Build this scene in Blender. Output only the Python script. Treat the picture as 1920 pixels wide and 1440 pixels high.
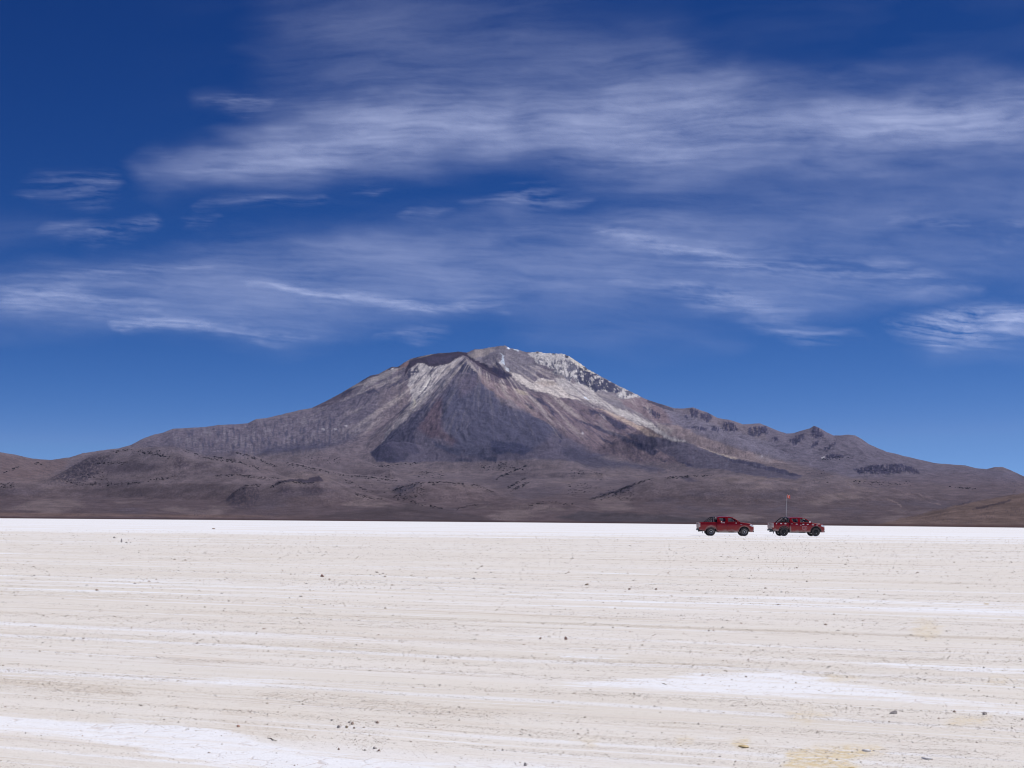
import bpy, bmesh, math, random
import numpy as np
from mathutils import Vector, Matrix

for o in list(bpy.data.objects):
    bpy.data.objects.remove(o)
S = bpy.context.scene
COL = S.collection
rad = math.radians

# ------------------------------------------------------------------ camera
F = 2850.0                      # focal length in photo pixels (1920 wide)
PITCH = math.atan((977 - 720) / F)
ROLL = math.atan(0.0075)
CAM_H = 1.226
cd = bpy.data.cameras.new('camera')
cd.sensor_width = 36.0
cd.lens = 36.0 * F / 1920.0
cd.clip_start = 0.1
cd.clip_end = 300000.0
cam = bpy.data.objects.new('camera', cd)
COL.objects.link(cam)
S.camera = cam
r0 = Vector((1, 0, 0)); fw = Vector((0, math.cos(PITCH), math.sin(PITCH))); u0 = Vector((0, -math.sin(PITCH), math.cos(PITCH)))
rt = r0 * math.cos(ROLL) + u0 * math.sin(ROLL)
up = u0 * math.cos(ROLL) - r0 * math.sin(ROLL)
cam.matrix_world = Matrix(((rt.x, up.x, -fw.x, 0), (rt.y, up.y, -fw.y, 0), (rt.z, up.z, -fw.z, CAM_H), (0, 0, 0, 1)))

# ------------------------------------------------------------------ light
SUN_EL, SUN_AZ = rad(61), rad(67)      # azimuth from +Y (view direction) towards +X (right)
SKY_STRENGTH = 0.1
SUN_STRENGTH = 3.95
W = bpy.data.worlds.new('World'); S.world = W; W.use_nodes = True
wn, wl = W.node_tree.nodes, W.node_tree.links
bg = wn['Background']
sky = wn.new('ShaderNodeTexSky'); sky.sky_type = 'NISHITA'; sky.sun_disc = False
sky.sun_elevation = SUN_EL; sky.sun_rotation = SUN_AZ
sky.altitude = 3700; sky.air_density = 0.4; sky.dust_density = 0.0; sky.ozone_density = 10.0
# thin dry air of the high plateau: deepen the sky away from the horizon
sp_ = wn.new('ShaderNodeSeparateColor'); cb_ = wn.new('ShaderNodeCombineColor'); wl.new(sky.outputs['Color'], sp_.inputs[0])
for i_, (ref_, gain_, g_) in enumerate(((1.12, 1.18, 2.35), (2.54, 1.12, 1.50), (5.91, 1.07, 1.0))):
    m0 = wn.new('ShaderNodeMath'); m0.operation = 'MULTIPLY'; m0.inputs[1].default_value = 1 / ref_; wl.new(sp_.outputs[i_], m0.inputs[0])
    m1 = wn.new('ShaderNodeMath'); m1.operation = 'POWER'; m1.inputs[1].default_value = g_; wl.new(m0.outputs[0], m1.inputs[0])
    m2 = wn.new('ShaderNodeMath'); m2.operation = 'MINIMUM'; wl.new(m0.outputs[0], m2.inputs[0]); wl.new(m1.outputs[0], m2.inputs[1])
    m3 = wn.new('ShaderNodeMath'); m3.operation = 'MULTIPLY'; m3.inputs[1].default_value = ref_ * gain_; wl.new(m2.outputs[0], m3.inputs[0])
    wl.new(m3.outputs[0], cb_.inputs[i_])
wl.new(cb_.outputs[0], bg.inputs['Color']); bg.inputs['Strength'].default_value = SKY_STRENGTH
sd = bpy.data.lights.new('sun', 'SUN'); sd.energy = SUN_STRENGTH; sd.angle = rad(0.5); sd.color = (1.0, 0.965, 0.92)
sun = bpy.data.objects.new('sun', sd); COL.objects.link(sun)
SUNV = Vector((math.sin(SUN_AZ) * math.cos(SUN_EL), math.cos(SUN_AZ) * math.cos(SUN_EL), math.sin(SUN_EL)))
sun.rotation_euler = SUNV.to_track_quat('Z', 'Y').to_euler()
S.view_settings.view_transform = 'Standard'; S.view_settings.look = 'None'
S.view_settings.exposure = 0.0; S.view_settings.gamma = 1.0; S.view_settings.use_curve_mapping = False
S.cycles.max_bounces = 6; S.cycles.transparent_max_bounces = 16; S.cycles.volume_bounces = 0; S.cycles.filter_width = 1.15

# ------------------------------------------------------------------ numpy helpers
def ray(X, Y):
    """photo pixel -> horizontal tangent a = x/y and vertical tangent e = (z-CAM_H)/y"""
    u = (np.asarray(X, float) - 960) / F; v = (np.asarray(Y, float) - 720) / F
    c, s = math.cos(ROLL), math.sin(ROLL)
    ul = u * c + v * s; vl = -u * s + v * c
    cp, sp = math.cos(PITCH), math.sin(PITCH)
    dy = cp + vl * sp; dz = sp - vl * cp
    return ul / dy, dz / dy

def pix(x, y, z):
    cp, sp = math.cos(PITCH), math.sin(PITCH)
    zz = z - CAM_H
    dep = y * cp + zz * sp; h = -y * sp + zz * cp
    ul = x / dep; vl = -h / dep
    c, s = math.cos(ROLL), math.sin(ROLL)
    return (ul * c - vl * s) * F + 960, (ul * s + vl * c) * F + 720

def ground_at(X, Y):
    a, e = ray(X, Y)
    y = CAM_H / np.maximum(-e, 1e-5)
    return a * y, y

def _hash(ix, iy, seed):
    h = (ix.astype(np.int64) * 374761393 + iy.astype(np.int64) * 668265263 + seed * 974711) & 0xFFFFFFFF
    h = ((h ^ (h >> 13)) * 1274126177) & 0xFFFFFFFF
    return ((h ^ (h >> 16)) & 0xFFFF).astype(np.float32) * np.float32(2 * math.pi / 65536)

def perlin(x, y, seed=0):
    xf = np.floor(x); yf = np.floor(y)
    fx = (x - xf).astype(np.float32); fy = (y - yf).astype(np.float32)
    ix = xf.astype(np.int64); iy = yf.astype(np.int64)
    u = fx * fx * fx * (fx * (fx * 6 - 15) + 10); v = fy * fy * fy * (fy * (fy * 6 - 15) + 10)
    def g(dx, dy):
        t = _hash(ix + dx, iy + dy, seed)
        return np.cos(t) * (fx - dx) + np.sin(t) * (fy - dy)
    a = g(0, 0); b = g(1, 0); c = g(0, 1); d = g(1, 1)
    return ((a + (b - a) * u) * (1 - v) + (c + (d - c) * u) * v) * 1.5

def fbm(x, y, octv=5, seed=0, gain=0.5, lac=2.03):
    s = 0; amp = 1.0; tot = 0
    for k in range(octv):
        s = s + amp * perlin(x, y, seed + 17 * k); tot += amp
        x = x * lac + 13.7; y = y * lac - 7.1; amp *= gain
    return s / tot * 1.6

def ridged(x, y, octv=4, seed=0, gain=0.55):
    s = 0; amp = 1.0; tot = 0
    for k in range(octv):
        s = s + amp * (1 - 2 * np.abs(perlin(x, y, seed + 31 * k))); tot += amp
        x = x * 2.07 + 5.3; y = y * 2.07 + 9.1; amp *= gain
    return s / tot

def sstep(a, b, x):
    t = np.clip((x - a) / (b - a), 0, 1)
    return t * t * (3 - 2 * t)

def lin(c):
    c = np.asarray(c, float) / 255.0
    return np.where(c <= 0.04045, c / 12.92, ((c + 0.055) / 1.055) ** 2.4)

def poly_sd(px, py, poly):
    """signed distance (positive inside) to a closed polygon"""
    n = len(poly); ins = np.zeros(px.shape, bool); best = np.full(px.shape, 1e12)
    for i in range(n):
        x1, y1 = poly[i]; x2, y2 = poly[(i + 1) % n]
        ex, ey = x2 - x1, y2 - y1; L = ex * ex + ey * ey + 1e-9
        t = np.clip(((px - x1) * ex + (py - y1) * ey) / L, 0, 1)
        d = (px - x1 - t * ex) ** 2 + (py - y1 - t * ey) ** 2
        best = np.minimum(best, d)
        cond = ((y1 > py) != (y2 > py))
        xi = x1 + (py - y1) * ex / (ey if abs(ey) > 1e-9 else 1e-9)
        ins ^= cond & (px < xi)
    d = np.sqrt(best)
    return np.where(ins, d, -d)

def poly_mask(px, py, poly, soft):
    """0..1 mask, only evaluated in the polygon's bounding box"""
    m = np.zeros(px.shape, np.float32)
    xs = [p[0] for p in poly]; ys = [p[1] for p in poly]
    pad = soft + 2
    sel = (px > min(xs) - pad) & (px < max(xs) + pad) & (py > min(ys) - pad) & (py < max(ys) + pad)
    if sel.any():
        m[sel] = sstep(-soft, soft, poly_sd(px[sel], py[sel], poly))
    return m

# ------------------------------------------------------------------ mesh / material helpers
def grid_mesh(name, P, smooth=True):
    """P: (rows, cols, 3) -> quad mesh"""
    r, c, _ = P.shape
    me = bpy.data.meshes.new(name)
    idx = np.arange(r * c).reshape(r, c)
    q = np.stack([idx[:-1, :-1], idx[:-1, 1:], idx[1:, 1:], idx[1:, :-1]], -1).reshape(-1, 4)
    return raw_mesh(me, P.reshape(-1, 3), q, smooth)

def raw_mesh(me, V, Q, smooth=True):
    k = Q.shape[1]
    me.vertices.add(len(V)); me.vertices.foreach_set('co', np.ascontiguousarray(V, np.float32).ravel())
    me.loops.add(Q.size); me.loops.foreach_set('vertex_index', np.ascontiguousarray(Q, np.int32).ravel())
    me.polygons.add(len(Q)); me.polygons.foreach_set('loop_start', np.arange(0, Q.size, k, dtype=np.int32))
    me.polygons.foreach_set('loop_total', np.full(len(Q), k, np.int32))
    me.polygons.foreach_set('use_smooth', np.full(len(Q), smooth, bool))
    me.update(calc_edges=True); me.validate()
    return me

def attr_color(me, name, rgb):
    at = me.attributes.new(name, 'FLOAT_COLOR', 'POINT')
    a = np.ones((len(me.vertices), 4), np.float32); a[:, :3] = rgb.reshape(-1, 3)
    at.data.foreach_set('color', a.ravel())

def attr_float(me, name, v):
    at = me.attributes.new(name, 'FLOAT', 'POINT')
    at.data.foreach_set('value', np.ascontiguousarray(v, np.float32).ravel())

def add_obj(name, me, mat=None, parent=None, kind=None, label=None, cat=None, group=None):
    o = bpy.data.objects.new(name, me); COL.objects.link(o)
    if mat: me.materials.append(mat)
    if parent: o.parent = parent
    if kind: o['kind'] = kind
    if label: o['label'] = label
    if cat: o['category'] = cat
    if group: o['group'] = group
    return o

class NT:
    """small node-tree builder"""
    def __init__(self, name):
        self.m = bpy.data.materials.new(name); self.m.use_nodes = True
        self.n = self.m.node_tree.nodes; self.l = self.m.node_tree.links
        self.b = self.n.get('Principled BSDF'); self.out = self.n.get('Material Output')
    def node(self, t, ins=None, **kw):
        nd = self.n.new(t)
        for k, v in kw.items(): setattr(nd, k, v)
        for k, v in (ins or {}).items(): self.put(nd.inputs[k], v)
        return nd
    def put(self, sock, v):
        if isinstance(v, bpy.types.NodeSocket): self.l.new(v, sock)
        else:
            if sock.type == 'RGBA' and hasattr(v, '__len__') and len(v) == 3: v = (*v, 1)
            sock.default_value = v
    def math(self, op, a, b=0.0, c=0.0, clamp=False):
        nd = self.node('ShaderNodeMath', operation=op, use_clamp=clamp)
        self.put(nd.inputs[0], a); self.put(nd.inputs[1], b)
        if op == 'MULTIPLY_ADD': self.put(nd.inputs[2], c)
        return nd.outputs[0]
    def mix(self, f, a, b, mode='MIX'):
        nd = self.node('ShaderNodeMix', data_type='RGBA', blend_type=mode)
        self.put(nd.inputs[0], f); self.put(nd.inputs[6], a); self.put(nd.inputs[7], b)
        return nd.outputs[2]
    def rng(self, v, a, b, c=0.0, d=1.0, smooth=True):
        nd = self.node('ShaderNodeMapRange', interpolation_type='SMOOTHSTEP' if smooth else 'LINEAR')
        for i, x in enumerate((v, a, b, c, d)): self.put(nd.inputs[i], x)
        return nd.outputs[0]
    def noise(self, vec, scale, detail=4, rough=0.55, dist=0.0):
        nd = self.node('ShaderNodeTexNoise', {'Vector': vec, 'Scale': scale, 'Detail': detail, 'Roughness': rough, 'Distortion': dist})
        return nd.outputs[0]
    def mapping(self, vec, loc=(0, 0, 0), rot=(0, 0, 0), sc=(1, 1, 1)):
        nd = self.node('ShaderNodeMapping', {'Vector': vec, 'Location': loc, 'Rotation': rot, 'Scale': sc})
        return nd.outputs[0]
    def attr(self, name):
        return self.node('ShaderNodeAttribute', attribute_name=name)
    def obco(self):
        return self.node('ShaderNodeTexCoord').outputs['Object']
    def bump(self, h, strength=0.3, dist=0.01):
        nd = self.node('ShaderNodeBump', {'Height': h, 'Strength': strength, 'Distance': dist})
        self.l.new(nd.outputs[0], self.b.inputs['Normal'])
    def set(self, **kw):
        for k, v in kw.items(): self.put(self.b.inputs[k.replace('_', ' ')], v)

def simple_mat(name, col, rough=0.6, metal=0.0, var=0.15, scale=8.0, spec=0.5, coat=0.0):
    t = NT(name); c = t.obco()
    n = t.noise(c, scale, 4, 0.6)
    dk = tuple(x * (1 - var) for x in col); lt = tuple(min(1, x * (1 + var)) for x in col)
    t.set(Base_Color=t.mix(t.rng(n, 0.3, 0.7), dk, lt), Roughness=t.rng(n, 0.2, 0.8, max(0.02, rough - 0.08), min(1, rough + 0.08)),
          Metallic=metal, Specular_IOR_Level=spec, Coat_Weight=coat)
    return t.m

rng = np.random.default_rng(7)

# ------------------------------------------------------------------ mountain terrain
SIL = [(-420, 842), (-250, 846), (-100, 838), (0, 848), (30, 853), (60, 860), (92, 863), (130, 858), (155, 850), (190, 845), (222, 841), (245, 835), (270, 822), (290, 815),
       (305, 812), (325, 804), (350, 803), (385, 801), (410, 797), (440, 796), (465, 794), (480, 786), (500, 784), (530, 777), (560, 769),
       (585, 765), (600, 758), (620, 748), (640, 737), (660, 725), (680, 713), (695, 704), (710, 701), (727, 692), (735, 688), (746, 688),
       (758, 680), (770, 673), (785, 669), (800, 666), (812, 664), (830, 662), (845, 661), (860, 659), (870, 661), (877, 661), (890, 655),
       (905, 654), (920, 651), (935, 649), (948, 648), (955, 653), (970, 655), (985, 660), (1000, 661), (1010, 659), (1020, 662), (1045, 663),
       (1057, 664), (1070, 670), (1085, 680), (1100, 691), (1120, 702), (1140, 713), (1160, 724), (1180, 733), (1200, 743), (1215, 750),
       (1240, 758), (1265, 766), (1280, 766), (1300, 764), (1310, 768), (1325, 773), (1335, 778), (1345, 784), (1370, 788), (1393, 796),
       (1410, 795), (1425, 794), (1440, 800), (1460, 808), (1475, 813), (1490, 812), (1505, 807), (1518, 804), (1526, 799), (1535, 802),
       (1550, 811), (1563, 817), (1575, 817), (1590, 815), (1603, 816), (1615, 823), (1630, 833), (1645, 840), (1662, 847), (1680, 851),
       (1693, 855), (1720, 861), (1750, 868), (1780, 871), (1810, 873), (1830, 878), (1850, 880), (1865, 876), (1880, 876), (1895, 882),
       (1920, 893), (1960, 902), (2050, 918), (2200, 925), (2350, 930)]
A = np.concatenate([np.linspace(-0.43, -0.345, 60)[:-1], np.linspace(-0.345, 0.345, 1560), np.linspace(0.345, 0.43, 60)[1:]])
NA = len(A)
ys = np.concatenate([np.geomspace(560, 4200, 130)[:-1], np.linspace(4200, 8500, 250)[:-1], np.linspace(8500, 15600, 560)[:-1], np.geomspace(15600, 18500, 12)])
NR = len(ys)
sx = np.array([p[0] for p in SIL], float); sy = np.array([p[1] for p in SIL], float)
sa, se = ray(sx, sy)
ec = np.interp(A, sa, se)
DX = np.array([-420, 0, 100, 300, 600, 900, 1200, 1500, 1900, 2350.]); DY = np.array([8600, 9000, 10500, 12800, 14300, 14900, 14400, 12200, 9800, 9000.])
Dc = np.interp(A, ray(DX, 0 * DX + 850)[0], DY)
shx = np.array([-420, 0, 500, 960, 1440, 1920, 2350.]); shy = np.array([1900, 1700, 1600, 1400, 900, 640, 600.])
Ysh = np.interp(A, ray(shx, 0 * shx + 975)[0], shy)

YY = np.repeat(ys[:, None], NA, 1); AA = np.repeat(A[None, :], NR, 0); XX = AA * YY
Yn = YY - Ysh[None, :]
ebase = np.interp(ys, [500, 1500, 3000, 5000, 7000, 9000, 11000, 13000, 16000], [0.0, 0.0012, 0.0045, 0.0115, 0.0205, 0.0285, 0.036, 0.042, 0.046])
eb = np.minimum(ebase[:, None], 0.62 * ec[None, :])
s_ = np.clip((YY / Dc - 0.55) / 0.45, 0, 1)
ebD = np.minimum(np.interp(Dc, ys, ebase), 0.62 * ec)
kx = np.exp(-0.5 * (np.arange(-120, 121) / 48.0) ** 2); kx /= kx.sum()
ecs = np.convolve(np.pad(ec, 120, mode='edge'), kx, mode='valid')
ecm = ecs[None, :] + (ec - ecs)[None, :] * s_ ** 7
Et = eb + (ecm - ebD[None, :]) * s_ ** 2.2
Z = CAM_H + Et * YY
zc = CAM_H + ec * Dc
Z = np.where(YY > Dc, zc[None, :] - 0.42 * (YY - Dc) - 0.00003 * (YY - Dc) ** 2, Z)
# meet the salt at the shore line
Z = Z * sstep(0, 900, Yn) + np.clip(Yn, -60, 900) * 0.006 * (1 - sstep(0, 900, Yn)) - 0.15
Z = np.where(Yn < 0, -0.4 + np.maximum(Yn, -200) * 0.02, Z)
Yd = np.where(YY > Dc, 0.0, 1.0)

def smax(a, b, k):
    h = np.clip(0.5 + 0.5 * (a - b) / k, 0, 1)
    return b * (1 - h) + a * h + k * h * (1 - h)

def hill(crest, y_c, w_front, w_back, zbase_px, fade=45, k=6.0):
    """a foothill: crest line measured as bearings/elevations at distance y_c"""
    global Z
    cx = np.array([p[0] for p in crest], float); cy = np.array([p[1] for p in crest], float)
    ca, ce = ray(cx, cy)
    e = np.interp(A, ca, ce)
    out = np.maximum(ca[0] - A, 0) + np.maximum(A - ca[-1], 0)
    e = e - out * 0.22 - out * out * 5
    ycol = y_c * (1 + 0.05 * perlin(A * 9, 0 * A + y_c * 0.01, 5)) if not hasattr(y_c, '__len__') else np.interp(A, ray(np.array(y_c[0], float), 0 * np.array(y_c[0], float) + 900)[0], y_c[1])
    zcr = CAM_H + e * ycol
    zb = CAM_H + ray(960, zbase_px)[1] * ycol * 0.8
    t = (ycol[None, :] - YY)
    tf = np.maximum(t / w_front, 0); tb = np.maximum(-t / w_back, 0)
    prof = np.where(t > 0, np.cos(np.minimum(tf, 1) * math.pi), np.cos(np.minimum(tb, 1) * math.pi)) * 0.5 + 0.5
    over = np.maximum(tf - 1, 0) + np.maximum(tb - 1, 0)
    d_ = (zcr - zb)[None, :]
    h = zb + np.maximum(d_, 0) * prof + np.minimum(d_, 0) - over * 220
    Z = smax(Z, h, k)

# far to near
CONE_Y = 12600.0
ca_, ce_ = ray(874, 671)
cxw, czw = ca_ * CONE_Y, CAM_H + ce_ * CONE_Y
dx = XX - cxw; dy = YY - CONE_Y
ang = np.arctan2(dy, dx)
rx = np.where(dx < 0, 1000.0, 1620.0); ry = np.where(dy < 0, 2300.0, 900.0)
rr = np.sqrt((dx / rx) ** 2 + (dy / ry) ** 2)
gul = ridged(ang * 5 + 0.3 * fbm(XX / 300, YY / 500, 3, 4), rr * 1.3, 4, 11)
cone = 440 + (czw - 440) * (1 - rr) * (1 + 0.16 * rr * (rr - 1)) + gul * 24 * np.clip(rr * 2.2, 0, 1) * (rr < 1.3)
Z = smax(Z, cone, 22)
hill([(1230, 800), (1290, 803), (1340, 812), (1400, 828), (1440, 842)], 10800, 800, 500, 870, k=10)
hill([(1180, 813), (1209, 816), (1250, 825), (1290, 830), (1315, 842), (1363, 858), (1420, 869), (1468, 881), (1510, 893)], ([1180, 1300, 1420, 1510], [11800, 10900, 9800, 9000]), 2300, 350, 900, k=10)
hill([(696, 852), (712, 840), (735, 830), (765, 832), (800, 842), (840, 850), (870, 858)], 10400, 800, 500, 872, k=10)
hill([(470, 858), (500, 848), (530, 846), (565, 840), (600, 842), (640, 852)], 8600, 700, 300, 868, k=8)
hill([(880, 850), (930, 838), (980, 842), (1020, 848)], 9800, 700, 500, 872, k=10)
hill([(405, 850), (440, 846), (475, 855), (500, 865), (540, 867), (565, 871), (600, 878), (650, 889), (700, 893), (745, 900)], 7300, 900, 500, 915)
hill([(20, 914), (50, 907), (76, 902), (95, 897), (122, 883), (142, 871), (165, 858), (190, 851), (215, 846), (250, 842), (290, 838), (320, 838), (345, 842), (365, 851), (400, 859), (440, 866), (480, 877), (530, 893)], 6300, 850, 500, 905)
hill([(1105, 934), (1150, 921), (1190, 905), (1225, 895), (1260, 893), (1290, 891), (1335, 888), (1400, 893), (1480, 905), (1580, 915), (1700, 916)], 5900, 1100, 600, 960)
hill([(735, 918), (755, 909), (790, 903), (830, 902), (870, 904), (900, 909), (940, 921)], 5600, 650, 350, 945)
hill([(405, 945), (424, 936), (440, 921), (462, 908), (490, 912), (510, 907), (530, 900), (570, 898), (600, 892), (620, 898), (660, 916), (690, 927), (720, 933)], 4700, 700, 350, 955)
hill([(850, 953), (900, 945), (950, 941), (1000, 941), (1030, 939), (1070, 944), (1095, 951)], 4100, 650, 350, 968)
hill([(560, 973), (640, 966), (700, 958), (760, 955), (820, 960), (900, 971), (960, 978)], 2500, 500, 500, 976, k=2)
hill([(1100, 968), (1180, 958), (1260, 962), (1340, 970), (1420, 978)], 2600, 500, 500, 978, k=2)
hill([(1620, 990), (1720, 966), (1780, 951), (1830, 941), (1870, 933), (1920, 925), (2000, 915), (2300, 905)], 2300, 1100, 900, 988, k=3)

elev = np.clip(Z / 1500.0, 0, 1)
far = sstep(6000, 10500, YY)
crestfade = sstep(0, 500, np.abs(YY - Dc)) * 0.8 + 0.2
rough_ = (3.0 + 15 * sstep(0.08, 0.4, elev))
WX = XX + 60 * fbm(XX / 700, YY / 900, 3, 2)
n_ridge = ridged(WX / 230, YY / 900, 5, 21) * far + 0.25 * (1 - far) * fbm(XX / 400, YY / 700, 4, 22)
n_fine = fbm(XX / 90, YY / 130, 5, 23)
shore = sstep(200, 1500, Yn)
Z = Z + crestfade * shore * (rough_ * n_ridge * 1.0 + (1.2 + 6.5 * sstep(0.1, 0.5, elev)) * n_fine)
Z = Z + 1.2 * shore * fbm(XX / 60, YY / 160, 4, 29) + crestfade * shore * sstep(0.08, 0.3, elev) * 4 * ridged(WX / 85, YY / 420, 4, 33)

# bearings of every vertex as surveyed from the photograph's standpoint: used once to lay out the geology
PX, PY = pix(XX, YY, Z)
wob = 1.0
WPX = PX + wob * (3.0 * fbm(PX / 22, PY / 14, 4, 41) + 1.0 * perlin(PX / 3.0, PY / 3.0, 43))
WPY = PY + wob * (2.4 * fbm(PX / 22, PY / 14, 4, 47) + 1.1 * perlin(PX / 3.0, PY / 3.0, 49))

CLIFFS = {
 'summit': [(990, 662), (1006, 660), (1047, 661), (1068, 667), (1095, 683), (1116, 698), (1143, 713), (1160, 724), (1182, 732), (1204, 745), (1171, 747), (1160, 747), (1155, 737), (1128, 732), (1117, 737), (1109, 733), (1100, 722), (1082, 718), (1075, 708), (1068, 718), (1055, 705), (1041, 704), (1034, 697), (1040, 694), (1025, 686), (1010, 682), (1000, 671)],
 'dark': [(1080, 702), (1100, 690), (1118, 702), (1150, 718), (1160, 733), (1155, 737), (1128, 730), (1117, 737), (1108, 728), (1100, 722), (1085, 716)],
}
OUTCROPS = [
 [(1215, 765), (1221, 767), (1236, 776), (1238, 785), (1228, 784), (1217, 773)],
 [(1291, 768), (1302, 764), (1311, 770), (1306, 784), (1298, 781)],
 [(1312, 776), (1329, 773), (1337, 784), (1327, 792), (1313, 784)],
 [(1280, 801), (1306, 799), (1328, 803), (1322, 807), (1306, 806)],
 [(1335, 797), (1350, 803), (1347, 810), (1336, 807)],
 [(1356, 789), (1379, 795), (1383, 807), (1377, 810), (1363, 807), (1355, 808)],
 [(1403, 801), (1438, 799), (1442, 810), (1424, 818), (1405, 817)],
 [(1448, 820), (1458, 819), (1460, 827), (1452, 827)],
 [(1481, 824), (1495, 817), (1508, 812), (1507, 821), (1495, 833), (1481, 833)],
 [(1526, 799), (1535, 802), (1545, 814), (1542, 820), (1529, 822), (1519, 817), (1522, 806)],
 [(1520, 836), (1534, 825), (1537, 830), (1522, 841)],
 [(1545, 841), (1552, 834), (1568, 829), (1556, 844), (1548, 847)],
 [(1548, 853), (1562, 851), (1590, 855), (1569, 859), (1550, 859)],
 [(1600, 880), (1640, 872), (1690, 870), (1720, 880), (1725, 889), (1700, 886), (1660, 890), (1610, 887)],
 [(1283, 776), (1289, 778), (1290, 786), (1284, 784)], [(1205, 764), (1213, 766), (1210, 771)],
]
STRIPES = [
 [(994, 740), (1001, 741), (1005, 746), (1014, 746), (1022, 754), (1030, 762), (1041, 775), (1040, 782), (1033, 772), (1024, 762), (1006, 751)],
 [(983, 753), (990, 755), (1006, 771), (994, 766)],
 [(1104, 766), (1122, 772), (1136, 780), (1150, 785), (1169, 793), (1178, 804), (1163, 806), (1150, 798), (1133, 786), (1122, 776), (1110, 780), (1106, 775)],
 [(1076, 784), (1089, 788), (1106, 794), (1122, 799), (1156, 813), (1190, 826), (1217, 834), (1235, 846), (1228, 853), (1214, 849), (1194, 839), (1160, 822), (1122, 806), (1102, 798)],
 [(1119, 811), (1136, 823), (1152, 832), (1148, 834), (1132, 826)],
 [(1046, 812), (1053, 814), (1056, 826), (1049, 832)],
 [(1274, 866), (1285, 867), (1300, 873), (1290, 875)], [(1230, 858), (1250, 864), (1247, 867)],
]
rockm = poly_mask(PX, PY, CLIFFS['summit'], 4)
for p in OUTCROPS: rockm = np.maximum(rockm, poly_mask(PX, PY, p, 3))
for p in STRIPES: rockm = np.maximum(rockm, 0.7 * poly_mask(PX, PY, p, 3))
Z = Z + rockm * crestfade * (14 * ridged(XX / 55, YY / 160, 4, 61) - 6)
Z = Z + rockm * 6 * fbm(XX / 20, YY / 40, 3, 62)

C = np.zeros((NR, NA, 3))
K_ALB = 1.0 / 1.45
KK = K_ALB * (1 + 0.22 * sstep(0.22, 0.55, elev))[..., None]
def paint(mask, rgb, op=1.0):
    global C
    m = (mask * op)[..., None]
    C = C * (1 - m) + lin(rgb) * KK * m
DITH = sstep(-0.45, 0.15, fbm(PX / 5, PY / 3.5, 4, 96, 0.65))
def pp(poly, rgb, op=1.0, soft=3.0, streak=None):
    m = poly_mask(WPX, WPY, poly, soft * (0.6 if soft < 5 else 1.0))
    if streak is not None: m = m * streak
    paint(m, rgb, op)

one = np.ones_like(PX)
paint(one, (100, 87, 93))
paint(sstep(945, 895, PY + 8 * fbm(PX / 60, PY / 20, 3, 71)), (121, 109, 117))
paint(sstep(890, 830, PY + 10 * fbm(PX / 50, PY / 20, 3, 72)), (124, 114, 125))
# broad tonal drifts in the foothills
drift = fbm(PX / 150, PY / 26, 4, 73)
paint(sstep(0.1, 0.6, drift) * sstep(860, 900, PY), (98, 88, 98), 0.8)
paint(sstep(0.15, 0.6, -drift) * sstep(860, 900, PY), (130, 116, 119), 0.7)
fl = fbm(PX / 5.5, PY / 20, 4, 74)       # downslope streaking
# left flank
pp([(250, 835), (325, 805), (480, 788), (585, 768), (640, 742), (700, 735), (720, 780), (690, 830), (560, 840), (480, 850), (400, 858), (340, 842)], (108, 100, 116), 0.9, 8)
lf = poly_mask(WPX, WPY, [(300, 812), (480, 790), (590, 772), (700, 800), (680, 840), (560, 850), (470, 852), (360, 845)], 14)
paint(lf * sstep(0.05, 0.6, fl + 0.5 * fbm(PX / 16, PY / 12, 3, 98)), (146, 140, 152), 0.42)
paint(lf * sstep(0.15, 0.5, -fl), (78, 76, 98), 0.7)
pp([(500, 838), (560, 834), (640, 828), (700, 795), (690, 815), (660, 836), (600, 842), (560, 848), (480, 852)], (78, 75, 98), 0.8, 7)
pp([(585, 764), (600, 757), (640, 736), (662, 724), (655, 742), (630, 754), (605, 764)], (92, 80, 94), 0.9, 2)
pp([(672, 735), (682, 720), (709, 704), (724, 696), (737, 688), (752, 690), (725, 709), (703, 717), (682, 730)], (158, 150, 154), 0.9, 3)
pp([(710, 702), (697, 701), (680, 711), (662, 724), (640, 738), (640, 744), (662, 730), (682, 717), (697, 708)], (66, 60, 82), 0.9, 1.5)
pp([(727, 694), (735, 686), (747, 686), (752, 690), (740, 692)], (70, 62, 82), 0.9, 1.5)
pp([(735, 692), (741, 689), (739, 693)], (220, 222, 230), 0.9, 1)
pp([(670, 736), (700, 722), (740, 705), (760, 695), (750, 712), (725, 728), (690, 735)], (98, 90, 108), 0.7, 5)
pp([(755, 682), (768, 676), (763, 688), (745, 696)], (150, 118, 112), 0.7, 3)
pp([(683, 733), (700, 729), (712, 737), (700, 737), (688, 736)], (66, 62, 86), 0.8, 2)
# fan of lighter scree below the basin
pp([(720, 735), (760, 715), (775, 745), (770, 770), (745, 790), (716, 832), (697, 856), (640, 880), (560, 870), (610, 842), (660, 826), (700, 790)], (124, 112, 122), 0.85, 8)
pp([(735, 735), (770, 712), (778, 745), (765, 765), (745, 770)], (140, 126, 130), 0.7, 7, sstep(-0.4, 0.4, fl))
pp([(740, 790), (755, 765), (770, 752), (768, 770), (755, 780), (742, 785)], (84, 78, 98), 0.7, 4)
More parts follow.
